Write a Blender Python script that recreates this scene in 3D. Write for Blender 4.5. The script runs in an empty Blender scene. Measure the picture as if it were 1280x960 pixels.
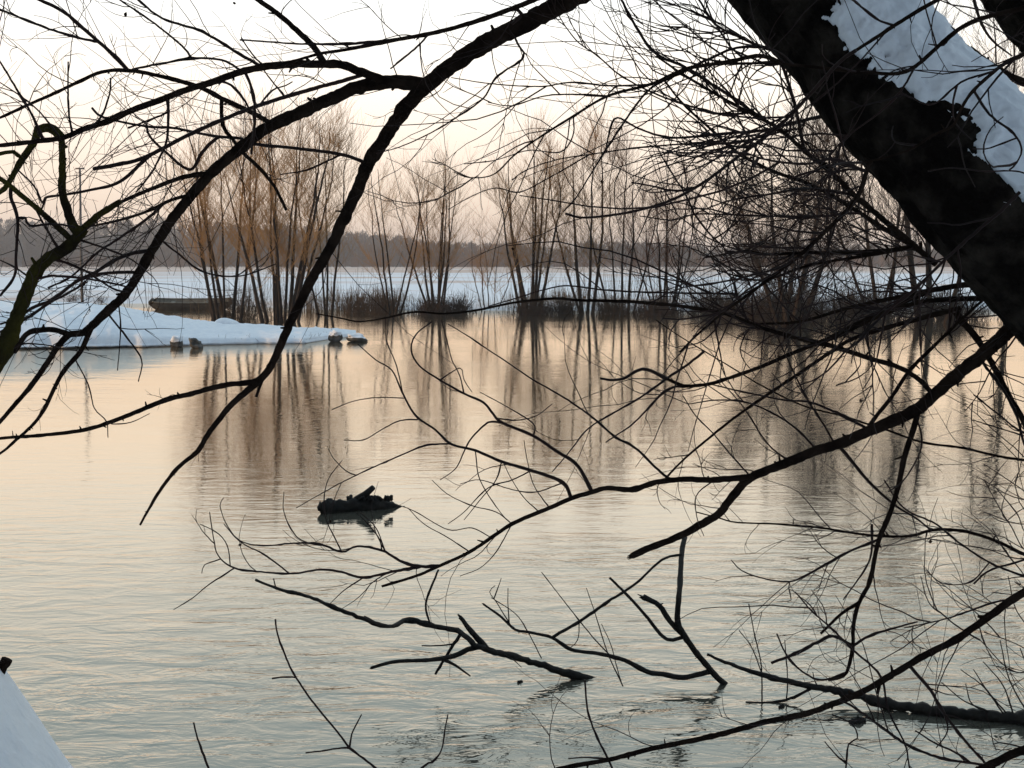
import bpy, math, random
import numpy as np
from mathutils import noise as mnoise, Vector

random.seed(11)
rng = np.random.default_rng(11)
R = math.radians
C = bpy.context.scene.collection
sc = bpy.context.scene

# ---------------------------------------------------------------- camera
F = 1545.0                      # focal length in photo pixels (photo 1280 x 960)
CAM = np.array([0.0, 0.0, 3.0])
PITCH = math.atan((480 - 328) / F)
FWD = np.array([0, math.cos(PITCH), -math.sin(PITCH)])
UPV = np.array([0, math.sin(PITCH), math.cos(PITCH)])
RGT = np.array([1.0, 0, 0])
cam = bpy.data.cameras.new('camera')
cam.sensor_width = 36.0
cam.lens = F / 1280 * 36.0
cam.clip_start = 0.05
cam.clip_end = 8000
cam_ob = bpy.data.objects.new('camera', cam)
cam_ob.location = CAM
cam_ob.rotation_euler = (math.pi / 2 - PITCH, 0, 0)
C.objects.link(cam_ob)
sc.camera = cam_ob

# ---------------------------------------------------------------- world
SUN_EL, SUN_AZ = 6.0, -104.0      # low winter sun, far to the left of the view (azimuth from +Y, clockwise)
w = bpy.data.worlds.new('World')
sc.world = w
w.use_nodes = True
nt = w.node_tree
N, Lk = nt.nodes, nt.links
N.clear()
out = N.new('ShaderNodeOutputWorld')
bg = N.new('ShaderNodeBackground')
bg2 = N.new('ShaderNodeBackground')
add = N.new('ShaderNodeAddShader')
sky = N.new('ShaderNodeTexSky')
sky.sky_type = 'NISHITA'
sky.sun_disc = False
sky.sun_elevation = R(SUN_EL)
sky.sun_rotation = R(SUN_AZ)
sky.air_density = 1.0
sky.dust_density = 2.0
Lk.new(sky.outputs[0], bg.inputs[0])
bg.inputs[1].default_value = 0.05
tc = N.new('ShaderNodeTexCoord')
sep = N.new('ShaderNodeSeparateXYZ')
Lk.new(tc.outputs['Generated'], sep.inputs[0])
def ramp(stops, fac):
    r = N.new('ShaderNodeValToRGB')
    e = r.color_ramp.elements
    while len(e) > 1: e.remove(e[0])
    for i, (p, c) in enumerate(stops):
        el = e[0] if i == 0 else e.new(p)
        el.position = p; el.color = (*c, 1)
    Lk.new(fac, r.inputs[0])
    return r.outputs[0]
front = ramp([(0.0, (.79, .60, .49)), (.045, (.80, .635, .52)), (.085, (.86, .71, .60)), (.145, (.97, .86, .76)),
              (.21, (.90, .91, .89)), (.29, (.71, .77, .78)), (.40, (.51, .63, .70)), (.55, (.47, .64, .75)), (1.0, (.42, .515, .56))], sep.outputs[2])
back = ramp([(0.0, (.14, .13, .14)), (.15, (.12, .14, .17)), (.5, (.15, .20, .27)), (1.0, (.29, .40, .52))], sep.outputs[2])
mr = N.new('ShaderNodeMapRange')
mr.inputs[1].default_value = -0.55; mr.inputs[2].default_value = 0.75
mr.interpolation_type = 'SMOOTHSTEP'
Lk.new(sep.outputs[1], mr.inputs[0])
mx = N.new('ShaderNodeMix'); mx.data_type = 'RGBA'
Lk.new(mr.outputs[0], mx.inputs[0])
Lk.new(back, mx.inputs[6]); Lk.new(front, mx.inputs[7])
Lk.new(mx.outputs[2], bg2.inputs[0])
bg2.inputs[1].default_value = 1.32
Lk.new(bg.outputs[0], add.inputs[0]); Lk.new(bg2.outputs[0], add.inputs[1])
Lk.new(add.outputs[0], out.inputs[0])

# ---------------------------------------------------------------- sun
sl = bpy.data.lights.new('sun', 'SUN')
sl.energy = 2.6
sl.angle = R(3)
sl.color = (1.0, .66, .38)
so = bpy.data.objects.new('sun', sl)
d = Vector((math.sin(R(SUN_AZ)) * math.cos(R(SUN_EL)), math.cos(R(SUN_AZ)) * math.cos(R(SUN_EL)), math.sin(R(SUN_EL))))
so.rotation_euler = d.to_track_quat('Z', 'Y').to_euler()
so.location = (-30, 10, 20)
C.objects.link(so)
sc.view_settings.view_transform = 'Standard'
sc.view_settings.look = 'None'
sc.view_settings.exposure = 0.08
sc.view_settings.gamma = 1.0
sc.cycles.max_bounces = 6
sc.cycles.caustics_reflective = False

# ---------------------------------------------------------------- helpers
def P(x, y, dep):
    return CAM + dep * (FWD + (x - 640) / F * RGT + (480 - y) / F * UPV)

def ground(x, y, z=0.0):
    v = FWD + (x - 640) / F * RGT + (480 - y) / F * UPV
    return CAM + v * ((z - CAM[2]) / v[2])

def at_y(x, y, Y):
    """point seen at photo pixel (x, y) that lies Y metres in front along the ground"""
    v = FWD + (x - 640) / F * RGT + (480 - y) / F * UPV
    return CAM + v * (Y / v[1])

def fbm(x, y, z=0.0, o=4):
    return mnoise.fractal(Vector((x, y, z)), 1.0, 2.0, o)

def tag(o, label=None, cat=None, group=None, kind=None):
    if label: o['label'] = label
    if cat: o['category'] = cat
    if group: o['group'] = group
    if kind: o['kind'] = kind
    return o

def empty(name, loc):
    o = bpy.data.objects.new(name, None)
    o.location = loc
    o.empty_display_size = .2
    C.objects.link(o)
    return o

def world_loc(o):
    v = np.zeros(3)
    while o is not None:
        v += np.array(o.location); o = o.parent
    return v

class MB:
    def __init__(self):
        self.v, self.q, self.t, self.n = [], [], [], 0
    def add(self, v, q=None, t=None):
        v = np.asarray(v, float).reshape(-1, 3)
        if q is not None and len(q): self.q.append(np.asarray(q, int).reshape(-1, 4) + self.n)
        if t is not None and len(t): self.t.append(np.asarray(t, int).reshape(-1, 3) + self.n)
        self.v.append(v); self.n += len(v)
    def tubes(self, path, rad, sides=4, cap=False):
        """path (T,N,3), rad (T,N): T tubes at once"""
        path = np.asarray(path, float); rad = np.asarray(rad, float)
        if path.ndim == 2: path = path[None]; rad = rad[None]
        T, n, _ = path.shape
        tan = np.gradient(path, axis=1)
        tan /= np.linalg.norm(tan, axis=2, keepdims=True) + 1e-9
        m = np.abs(tan.mean(1))
        ref = np.eye(3)[np.argmin(m, axis=1)][:, None, :]
        n1 = np.cross(tan, np.broadcast_to(ref, tan.shape))
        n1 /= np.linalg.norm(n1, axis=2, keepdims=True) + 1e-9
        n2 = np.cross(tan, n1)
        a = np.arange(sides) * 2 * math.pi / sides
        ring = n1[:, :, None, :] * np.cos(a)[None, None, :, None] + n2[:, :, None, :] * np.sin(a)[None, None, :, None]
        v = path[:, :, None, :] + ring * rad[:, :, None, None]
        idx = np.arange(T * n * sides).reshape(T, n, sides)
        A = idx[:, :-1, :]; B = np.roll(idx, -1, 2)[:, :-1, :]
        D = idx[:, 1:, :]; E = np.roll(idx, -1, 2)[:, 1:, :]
        q = np.stack([A, B, E, D], -1).reshape(-1, 4)
        base = v.reshape(-1, 3)
        t = None
        if cap:
            cen = np.concatenate([path[:, 0], path[:, -1]])
            tl = []
            for k in range(T):
                for e, ci in ((0, k), (n - 1, T + k)):
                    for s in range(sides):
                        tri = [idx[k, e, s], idx[k, e, (s + 1) % sides], T * n * sides + ci]
                        tl.append(tri if e else tri[::-1])
            base = np.concatenate([base, cen]); t = tl
        self.add(base, q, t)
    def box(self, c, s, rot=0.0):
        x, y, z = np.array(s) / 2
        v = np.array([[-x,-y,-z],[x,-y,-z],[x,y,-z],[-x,y,-z],[-x,-y,z],[x,-y,z],[x,y,z],[-x,y,z]])
        cr, sr = math.cos(rot), math.sin(rot)
        v = v @ np.array([[cr, sr, 0], [-sr, cr, 0], [0, 0, 1]]) + np.array(c)
        self.add(v, [[0,3,2,1],[4,5,6,7],[0,1,5,4],[1,2,6,5],[2,3,7,6],[3,0,4,7]])
    def grid(self, pts, wrap=False):
        pts = np.asarray(pts, float); a, b, _ = pts.shape
        i = np.arange(a * b).reshape(a, b)
        if wrap: j = np.roll(i, -1, 1); q = np.stack([i[:-1], j[:-1], j[1:], i[1:]], -1)
        else: q = np.stack([i[:-1, :-1], i[:-1, 1:], i[1:, 1:], i[1:, :-1]], -1)
        self.add(pts.reshape(-1, 3), q.reshape(-1, 4))
    def build(self, name, mat, parent=None, smooth=True, origin=None):
        if self.n == 0: return None
        v = np.concatenate(self.v)
        if parent is not None: org = world_loc(parent)
        else: org = np.array(origin) if origin is not None else np.zeros(3)
        v = v - org
        q = np.concatenate(self.q) if self.q else np.zeros((0, 4), int)
        t = np.concatenate(self.t) if self.t else np.zeros((0, 3), int)
        me = bpy.data.meshes.new(name)
        me.vertices.add(len(v)); me.vertices.foreach_set('co', v.astype(np.float32).ravel())
        me.loops.add(4 * len(q) + 3 * len(t))
        me.loops.foreach_set('vertex_index', np.concatenate([q.ravel(), t.ravel()]).astype(np.int32))
        me.polygons.add(len(q) + len(t))
        me.polygons.foreach_set('loop_start', np.concatenate([np.arange(len(q)) * 4, 4 * len(q) + np.arange(len(t)) * 3]).astype(np.int32))
        me.polygons.foreach_set('loop_total', np.concatenate([np.full(len(q), 4), np.full(len(t), 3)]).astype(np.int32))
        if smooth: me.polygons.foreach_set('use_smooth', np.ones(len(q) + len(t), bool))
        me.update(calc_edges=True)
        me.validate()
        me.materials.append(mat)
        o = bpy.data.objects.new(name, me)
        C.objects.link(o)
        if parent is not None: o.parent = parent
        else: o.location = org
        return o

# ---------------------------------------------------------------- materials
def material(name, c1, c2, scale=4.0, rough=.9, bump=0.0, bscale=30.0, stretch=(1, 1, 1), bdist=.01, lo=.35, hi=.65, spec=.2):
    m = bpy.data.materials.new(name); m.use_nodes = True
    n, l = m.node_tree.nodes, m.node_tree.links
    b = n['Principled BSDF']
    b.inputs['Roughness'].default_value = rough
    b.inputs['Specular IOR Level'].default_value = spec
    t = n.new('ShaderNodeTexCoord'); mp = n.new('ShaderNodeMapping'); mp.inputs['Scale'].default_value = stretch
    l.new(t.outputs['Object'], mp.inputs[0])
    nz = n.new('ShaderNodeTexNoise'); nz.inputs['Scale'].default_value = scale; nz.inputs['Detail'].default_value = 5
    l.new(mp.outputs[0], nz.inputs['Vector'])
    r = n.new('ShaderNodeValToRGB')
    r.color_ramp.elements[0].position = lo; r.color_ramp.elements[0].color = (*c1, 1)
    r.color_ramp.elements[1].position = hi; r.color_ramp.elements[1].color = (*c2, 1)
    l.new(nz.outputs[0], r.inputs[0]); l.new(r.outputs[0], b.inputs['Base Color'])
    if bump:
        z = n.new('ShaderNodeTexNoise'); z.inputs['Scale'].default_value = bscale; z.inputs['Detail'].default_value = 6
        l.new(mp.outputs[0], z.inputs['Vector'])
        bp = n.new('ShaderNodeBump'); bp.inputs['Strength'].default_value = bump; bp.inputs['Distance'].default_value = bdist
        l.new(z.outputs[0], bp.inputs['Height']); l.new(bp.outputs[0], b.inputs['Normal'])
    return m

M = {
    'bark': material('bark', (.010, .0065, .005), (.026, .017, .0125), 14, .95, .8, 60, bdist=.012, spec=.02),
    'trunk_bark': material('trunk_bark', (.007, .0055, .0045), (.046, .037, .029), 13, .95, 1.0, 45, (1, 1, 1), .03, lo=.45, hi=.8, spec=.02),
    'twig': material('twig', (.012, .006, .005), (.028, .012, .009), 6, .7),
    'moss_bark': material('moss_bark', (.016, .012, .008), (.055, .048, .010), 9, .95, .8, 70, bdist=.012, spec=.02),
    'far_bark': material('far_bark', (.013, .009, .007), (.040, .025, .016), 2.5, .95),
    'far_twig': material('far_twig', (.31, .19, .085), (.47, .275, .115), .5, .9),
    'far_twig_red': material('far_twig_red', (.16, .08, .05), (.26, .12, .07), .5, .9),
    'dark_twig': material('dark_twig', (.035, .024, .018), (.07, .045, .032), .6, .9),
    'shrub_twig': material('shrub_twig', (.045, .033, .024), (.10, .065, .04), .8, .95),
    'reed': material('reed', (.09, .06, .035), (.16, .11, .06), 1.0, .95),
    'snow': material('snow', (.78, .80, .83), (.86, .87, .88), 5, .65, .5, 14, bdist=.03),
    'trunk_snow': material('trunk_snow', (.76, .79, .83), (.84, .85, .87), 3, .65, .35, 26, bdist=.02),
    'forest': material('forest', (.11, .09, .085), (.17, .14, .13), .02, 1.0),
    'hill': material('hill', (.07, .055, .05), (.13, .10, .09), .03, 1.0),
    'brown_scrub': material('brown_scrub', (.11, .066, .048), (.19, .115, .085), .05, 1.0),
    'rock': material('rock', (.05, .046, .04), (.16, .15, .135), 4, .9, .6, 14),
    'boat': material('boat', (.026, .021, .015), (.055, .046, .034), 3, .8, .3, 20),
    'boat_in': material('boat_in', (.15, .135, .105), (.24, .22, .18), 3, .8, .3, 20),
    'log': material('log', (.009, .008, .007), (.024, .02, .016), 9, .85, .8, 50),
    'post': material('post', (.16, .14, .13), (.26, .23, .21), 2, .9),
    'leaf': material('leaf', (.03, .015, .008), (.06, .03, .016), 40, .9),
}

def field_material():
    """snow field with pinkish brown showing in drifts, more of it farther off"""
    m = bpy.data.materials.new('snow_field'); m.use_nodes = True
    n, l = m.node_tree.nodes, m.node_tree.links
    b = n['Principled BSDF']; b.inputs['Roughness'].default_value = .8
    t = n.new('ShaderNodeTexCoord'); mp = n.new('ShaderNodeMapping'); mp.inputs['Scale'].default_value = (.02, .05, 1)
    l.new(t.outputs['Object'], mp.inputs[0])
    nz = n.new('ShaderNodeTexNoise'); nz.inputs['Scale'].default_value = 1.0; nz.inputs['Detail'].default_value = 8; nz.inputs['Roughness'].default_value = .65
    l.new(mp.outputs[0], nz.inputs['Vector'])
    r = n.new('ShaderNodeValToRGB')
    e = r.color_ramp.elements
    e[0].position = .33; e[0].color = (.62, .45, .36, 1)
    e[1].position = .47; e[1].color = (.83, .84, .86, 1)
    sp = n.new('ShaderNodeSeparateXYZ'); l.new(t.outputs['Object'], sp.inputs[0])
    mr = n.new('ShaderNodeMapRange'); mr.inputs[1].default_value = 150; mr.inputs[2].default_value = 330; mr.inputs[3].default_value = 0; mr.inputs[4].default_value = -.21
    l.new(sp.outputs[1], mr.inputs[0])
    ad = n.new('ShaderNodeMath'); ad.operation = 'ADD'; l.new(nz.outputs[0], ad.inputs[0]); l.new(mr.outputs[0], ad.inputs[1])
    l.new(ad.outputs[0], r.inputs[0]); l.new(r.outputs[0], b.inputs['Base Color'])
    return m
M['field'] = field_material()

def water_material():
    m = bpy.data.materials.new('river_water'); m.use_nodes = True
    n, l = m.node_tree.nodes, m.node_tree.links
    b = n['Principled BSDF']
    b.inputs['Base Color'].default_value = (.045, .050, .048, 1)
    b.inputs['Roughness'].default_value = .03
    b.inputs['IOR'].default_value = 2.3
    t = n.new('ShaderNodeTexCoord')
    def nz(scale, stretch, detail=3, rough=.5, rot=0.0, dist=0.0):
        mp = n.new('ShaderNodeMapping'); mp.inputs['Scale'].default_value = stretch; mp.inputs['Rotation'].default_value = (0, 0, rot)
        l.new(t.outputs['Object'], mp.inputs[0])
        z = n.new('ShaderNodeTexNoise'); z.inputs['Scale'].default_value = scale; z.inputs['Detail'].default_value = detail
        z.inputs['Roughness'].default_value = rough; z.inputs['Distortion'].default_value = dist
        l.new(mp.outputs[0], z.inputs['Vector'])
        return z.outputs[0]
    def math_(op, a, bv):
        x = n.new('ShaderNodeMath'); x.operation = op
        for i, v in enumerate((a, bv)):
            if isinstance(v, (int, float)): x.inputs[i].default_value = v
            else: l.new(v, x.inputs[i])
        return x.outputs[0]
    fine = nz(5.0, (.38, 1.0, 1), 4, .55, R(8), .6)
    mid = nz(1.1, (.35, 1.0, 1), 3, .5, R(-6), .4)
    mask = nz(.16, (.45, 1.0, 1), 4, .6, R(12))
    sp = n.new('ShaderNodeSeparateXYZ'); l.new(t.outputs['Object'], sp.inputs[0])
    nr = n.new('ShaderNodeMapRange'); nr.inputs[1].default_value = 7.5; nr.inputs[2].default_value = 16; nr.inputs[3].default_value = 3.6; nr.inputs[4].default_value = .54
    l.new(sp.outputs[1], nr.inputs[0])
    mk = n.new('ShaderNodeMapRange'); mk.inputs[1].default_value = .40; mk.inputs[2].default_value = .66
    mk.inputs[3].default_value = .25; mk.inputs[4].default_value = 1.0
    l.new(mask, mk.inputs[0])
    h = math_('ADD', math_('MULTIPLY', math_('MULTIPLY', fine, math_('MULTIPLY', mk.outputs[0], nr.outputs[0])), .016), math_('MULTIPLY', mid, .008))
    bp = n.new('ShaderNodeBump'); bp.inputs['Strength'].default_value = .8; bp.inputs['Distance'].default_value = 1.0
    l.new(h, bp.inputs['Height'])
    n.remove(b)
    df = n.new('ShaderNodeBsdfDiffuse'); df.inputs['Color'].default_value = (.085, .080, .062, 1)
    gl = n.new('ShaderNodeBsdfGlossy'); gl.inputs['Color'].default_value = (1.0, .885, .74, 1); gl.inputs['Roughness'].default_value = .03
    l.new(bp.outputs[0], gl.inputs['Normal']); l.new(bp.outputs[0], df.inputs['Normal'])
    lw = n.new('ShaderNodeLayerWeight'); lw.inputs['Blend'].default_value = .5
    l.new(bp.outputs[0], lw.inputs['Normal'])
    fr = math_('ADD', math_('MULTIPLY', math_('POWER', lw.outputs['Facing'], 3.0), .82), .16)
    ms = n.new('ShaderNodeMixShader')
    l.new(fr, ms.inputs[0]); l.new(df.outputs[0], ms.inputs[1]); l.new(gl.outputs[0], ms.inputs[2])
    l.new(ms.outputs[0], n['Material Output'].inputs[0])
    return m
M['water'] = water_material()

# ---------------------------------------------------------------- setting
# water: one sheet
mb = MB()
mb.add([[-400, -30, 0], [400, -30, 0], [400, 160, 0], [-400, 160, 0]], [[0, 1, 2, 3]])
tag(mb.build('river_water', M['water'], smooth=False), kind='structure')

# near bank under the camera (snow), with the steep hump at its left
def near_h(x, y):
    edge = 2.9 + .25 * math.sin(x * .7) + .5 * max(0, abs(x) - 4) * .15
    z = 1.4 - max(0, y - edge) * .50 + .05 * fbm(x * .8, y * .8, 3.0)
    z += .35 * math.exp(-((x - 2.6) / 1.0) ** 2 - ((y - 3.0) / 1.0) ** 2)
    z += 1.32 * math.exp(-((x + 1.78) / .62) ** 2 - ((y - 3.0) / .8) ** 2)
    z += .02 * fbm(x * 3, y * 3, 1.0)
    return z
xs = np.concatenate([np.linspace(-30, -4, 40), np.linspace(-3.9, 4, 120), np.linspace(4.2, 30, 40)])
ys = np.concatenate([np.linspace(-30, 0, 30), np.linspace(.1, 8.5, 110)])
mb = MB(); mb.grid([[(x, y, near_h(x, y)) for x in xs] for y in ys])
tag(mb.build('near_bank', M['snow']), kind='structure')

# snow spit from the left
def lerp_tab(tab, x):
    return float(np.interp(x, [a for a, b in tab], [b for a, b in tab]))
front_py = [(-700, 439), (0, 437), (130, 435), (220, 433), (270, 431), (330, 430), (380, 429.5), (420, 423), (445, 420)]
top_z = [(-700, 1.6), (0, 1.42), (100, 1.34), (150, 1.20), (185, .98), (210, .80), (250, .58), (280, .47), (330, .42), (380, .36), (420, .20), (445, .03)]
width = [(-700, 18), (0, 16), (210, 13), (330, 9), (420, 5), (445, 2.5)]
us = np.linspace(-700, 445, 300); vs = np.linspace(0, 1, 60) ** 1.4
rows = []
for v in vs:
    row = []
    for u in us:
        g = ground(u, lerp_tab(front_py, u))
        wd = lerp_tab(width, u)
        yy = g[1] + v * wd + .35 * fbm(u * .03, v * 2, 5) * (1 - v)
        xx = g[0] * yy / g[1]
        prof = math.sin(math.pi * min(1, v ** .75)) ** .8
        H = lerp_tab(top_z, u)
        lump = .09 * fbm(xx * .5, yy * .5, 2) + .045 * fbm(xx * 1.7, yy * 1.7, 9) + .035 * fbm(xx * 5, yy * 5, 3)
        z = -.12 + .24 * min(1, v / .02) * (1 if v < .96 else 0) + (H - .08) * prof + lump * min(1, v * 9) * min(1, (1 - v) * 6)
        row.append((xx, yy, z if v > 0 else .085))
    rows.append(row)
under = [(x, y + .22 + .1 * fbm(x * 1.3, 2, 1), .07) for x, y, z in rows[0]]
rows = [[(x, y + .05, -.15) for x, y, z in under], under] + rows
mb = MB(); mb.grid(rows); tag(mb.build('snow_spit', M['snow']), kind='structure')

# far field: from the far bank to the horizon, rising to the wooded hill on the left
bank_y = [(-1500, 92), (-40, 91), (-26, 91), (-19, 86), (-13, 80), (-6, 78), (2, 77.5), (10, 77), (18, 78), (40, 80), (1500, 82)]
ridge = [(-2000, 21), (-330, 21), (-200, 19), (-130, 15), (-95, 11), (-60, 7), (-25, 3.5), (40, 2.2), (120, 1.8), (2000, 1.8)]
def far_h(x, y):
    b = lerp_tab(bank_y, x)
    t = y - b
    z = -.3 + min(1.0, max(0, t + 1.2) / 2.2) * .75
    z += min(.45, max(0, t) * .0035)
    z += .12 * fbm(x * .06, y * .06, 4) * min(1, max(0, t) / 8) * max(0, 1 - y / 500)
    s = min(1, max(0, (y - 560) / 240)); s = s * s * (3 - 2 * s)
    return z + s * lerp_tab(ridge, x * 700 / max(y, 560))
fx = np.concatenate([np.linspace(-2500, -160, 50), np.linspace(-150, 150, 190), np.linspace(160, 2500, 50)])
fy = np.concatenate([np.linspace(74, 100, 60), np.linspace(101, 560, 70), [575]])
mb = MB(); mb.grid([[(x, y, far_h(x, y)) for x in fx] for y in fy])
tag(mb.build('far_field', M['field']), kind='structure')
hy = np.concatenate([np.linspace(575, 820, 24), np.linspace(900, 5000, 12)])
mb = MB(); mb.grid([[(x, y, far_h(x, y)) for x in fx] for y in hy])
tag(mb.build('far_hill', M['hill']), kind='structure')

# wood on the far hill: one mass of bare crowns
def scatter_wood(n, fn, hmin, hmax, shards, seed):
    r = np.random.default_rng(seed)
    mb = MB()
    for k in range(n):
        x, y = fn(r)
        if x is None: continue
        z = far_h(x, y); h = r.uniform(hmin, hmax) * (1 + .38 * fbm(x * .02, y * .004, 3.3)); wd = h * r.uniform(.26, .4)
        s = shards
        a = r.uniform(0, 2 * math.pi, s); rr = np.sqrt(r.uniform(0, 1, s)) * wd; q = r.uniform(.0, 1, s) ** .8
        env = np.sin(np.pi * np.clip(q * .85 + .12, 0, 1)) ** .6
        px = x + rr * env * np.cos(a); py = y + rr * env * np.sin(a); pz = z + q * h * .93
        ln = r.uniform(.5, 1.3, s) * h * .13; wv = r.uniform(.10, .28, s) * h * .1
        lx = r.normal(0, .35, s) * ln
        b = np.stack([px, py, pz], 1)
        v0 = b + np.stack([-wv, r.normal(0, .3, s), np.zeros(s)], 1)
        v1 = b + np.stack([wv, r.normal(0, .3, s), np.zeros(s)], 1)
        v2 = b + np.stack([lx, r.normal(0, .3, s), ln], 1)
        V = np.stack([v0, v1, v2], 1).reshape(-1, 3)
        mb.add(V, None, np.arange(3 * s).reshape(-1, 3))
        mb.tubes([[(x, y, z - .3), (x, y, z + h * .5), (x + r.normal(0, .3), y, z + h * .95)]], [[.035 * h, .022 * h, .004 * h]], 3)
    return mb
def wood_spot(r):
    y = r.uniform(575, 800); px = r.uniform(-260, 1500)
    if 668 < px < 728 and y < 700: return None, None
    if 745 < px < 790 and y < 650: return None, None
    return (px - 640) / F * y, y
mb = scatter_wood(3200, wood_spot, 6.0, 11, 90, 3)
tag(mb.build('far_wood', M['forest'], smooth=False), 'grey brown bare wood covering the far hillside behind the snow field', 'wood', kind='stuff')
def scrub_spot(r):
    y = r.uniform(520, 575); px = r.uniform(-260, 1500)
    return (px - 640) / F * y, y
mb = scatter_wood(1300, scrub_spot, 2.2, 5.2, 44, 4)
tag(mb.build('brown_scrub', M['brown_scrub'], smooth=False), 'reddish brown scrub along the foot of the far hill', 'scrub', kind='stuff')

# unseen wood added left of the view to keep low sun off the near bank
r = np.random.default_rng(90); mb = MB()
for k in range(150):
    x, y = r.uniform(-30, -9), r.uniform(-16, 12); h = r.uniform(6, 10); z = near_h(x, y) - .2
    if x > -.7 * y - 4: continue
    lean = r.normal(0, .6, 2)
    mb.tubes([[(x, y, z), (x + lean[0] * .4, y + lean[1] * .4, z + h * .5), (x + lean[0], y + lean[1], z + h)]], [[.16, .10, .02]], 7)
    n_ = 420
    q = r.uniform(.05, 1, n_); a = r.uniform(0, 2 * math.pi, n_); rr = np.sqrt(r.uniform(0, 1, n_)) * h * .22
    b = np.stack([x + lean[0] * q + rr * np.cos(a), y + lean[1] * q + rr * np.sin(a), z + h * q], 1)
    dv = np.stack([np.cos(a) * .5, np.sin(a) * .5, np.ones(n_)], 1)
    p = b[:, None, :] + dv[:, None, :] * r.uniform(.5, 1.3, (n_, 1, 1)) * np.linspace(0, 1, 3)[None, :, None]
    mb.tubes(p, np.full((n_, 1), .02) * np.array([1, .8, .4])[None], 3)
tag(mb.build('sun_block_wood', M['bark']), 'unseen bare wood added beyond the left edge to block the low sun', 'wood', kind='stuff')

# ---------------------------------------------------------------- far trees
def bezier_paths(p0, dirn, length, up, n, jit, r):
    """(T,3) starts, unit directions, lengths -> (T,n,3) paths that bend towards up"""
    T = len(p0); s = np.linspace(0, 1, n)[None, :, None]
    bend = np.zeros((T, 3)); bend[:, 2] = up
    p = p0[:, None, :] + dirn[:, None, :] * length[:, None, None] * s + bend[:, None, :] * length[:, None, None] * s ** 2
    j = np.cumsum(r.normal(0, 1, (T, n, 3)), 1) * jit * length[:, None, None]
    j[:, 0] = 0
    return p + j

def pick(paths, k, r, lo, hi):
    T, n, _ = paths.shape
    i = r.integers(0, T, k); s = r.uniform(lo, hi, k) * (n - 1)
    a = np.minimum(s.astype(int), n - 2); f = (s - a)[:, None]
    p = paths[i, a] * (1 - f) + paths[i, a + 1] * f
    t = paths[i, a + 1] - paths[i, a]; t /= np.linalg.norm(t, axis=1, keepdims=True) + 1e-9
    return p, t, s / (n - 1), i

def unit(v): return v / (np.linalg.norm(v, axis=1, keepdims=True) + 1e-9)

def bare_tree(name, label, cat, px, py, top_py, half_px, nst, rad, nb, ntw, seed, mat_t='far_bark', mat_c='far_twig',
              base_px=10, spread_pow=1.7, droop=.0, bl=.26, tw=(.5, 1.5), out_k=.5, group=None, tr=.008, low=.22):
    r = np.random.default_rng(seed); ntw = int(ntw * 1.35); nb = int(nb * 1.25)
    g = ground(px, py); dep = g[1]; k = dep / F
    H = (py - top_py) * k; hw = half_px * k
    root = tag(empty(name, g), label, cat, group)
    n = 14; s = np.linspace(0, 1, n)
    paths = []
    for i in range(nst):
        f = (i + .5) / nst * 2 - 1 if nst > 1 else 0
        bx = f * base_px * k + r.normal(0, .08); by = r.normal(0, .35 if nst > 1 else .02)
        hh = H * r.uniform(.74, 1.0) * (1 - .14 * abs(f))
        dx = f * hw * .8 + r.normal(0, hw * .16); dy = r.normal(0, hw * .45)
        e = 1 - (1 - s) ** spread_pow
        p = np.stack([g[0] + bx + dx * e, g[1] + by + dy * e, -.3 + (hh + .3) * s], 1)
        p[:, :2] += np.cumsum(r.normal(0, .075, (n, 2)), 0) * np.linspace(0, 1, n)[:, None]
        R0 = rad * r.uniform(.55, 1.0) * .85
        rr = R0 * (1 - s) ** .85 + .012
        mb = MB(); mb.tubes(p, rr, 7); mb.build('trunk', M[mat_t], root)
        paths.append(p)
    paths = np.array(paths)
    mb = MB()
    p0, t, q, _ = pick(paths, nb, r, low, .97)
    rd = r.normal(0, 1, (nb, 3)); rd[:, 2] *= .3; rd = unit(rd)
    dv = unit(t * (1 - out_k) + rd * out_k)
    ln = H * bl * r.uniform(.5, 1.15, nb) * (1.1 - .65 * q)
    br = bezier_paths(p0, dv, ln, .22 - droop, 6, .012, r)
    rr = (.009 + .010 * (1 - q))[:, None] * np.linspace(1, .35, 6)[None]
    mb.tubes(br, rr, 3)
    p1, t1, q1, _ = pick(br, ntw, r, .1, 1.0)
    rd = r.normal(0, 1, (ntw, 3)); rd[:, 2] = np.abs(rd[:, 2]) * .5; rd = unit(rd)
    dv = unit(t1 * .55 + rd * .45)
    ln = r.uniform(tw[0], tw[1], ntw)
    twp = bezier_paths(p1, dv, ln, .18 - droop, 4, .02, r)
    mb.tubes(twp, np.full((ntw, 1), tr * .9) * np.linspace(1, .5, 4)[None], 3)
    mb.build('crown', M[mat_c], root)
    return root

G1 = 'bare willows standing in the flood along the far bank'
bare_tree('willow_tree', 'bare multi-stemmed willow right behind the end of the moored boat', 'willow tree', 283, 399, 118, 62, 8, .125, 170, 1900, 21, base_px=22, spread_pow=1.15, group=G1)
bare_tree('willow_tree', 'broad orange tinted willow with a thick dark base, just right of the boat willow', 'willow tree', 352, 402, 118, 58, 11, .14, 210, 2500, 22, base_px=19, spread_pow=1.15, group=G1)
bare_tree('willow_tree', 'slender tall willow close to the right side of the broad orange tinted one', 'willow tree', 408, 396, 130, 28, 4, .09, 70, 900, 23, base_px=12, group=G1)
bare_tree('willow_tree', 'thin sparse willow over the reeds left of the one on a dark mound', 'willow tree', 492, 392, 190, 36, 5, .075, 60, 700, 24, base_px=8, group=G1, tr=.006)
bare_tree('willow_tree', 'fan shaped willow rising from a dark bushy mound at the water edge', 'willow tree', 545, 392, 180, 45, 9, .085, 110, 1100, 25, base_px=7, spread_pow=1.25, group=G1, tr=.006)
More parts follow.
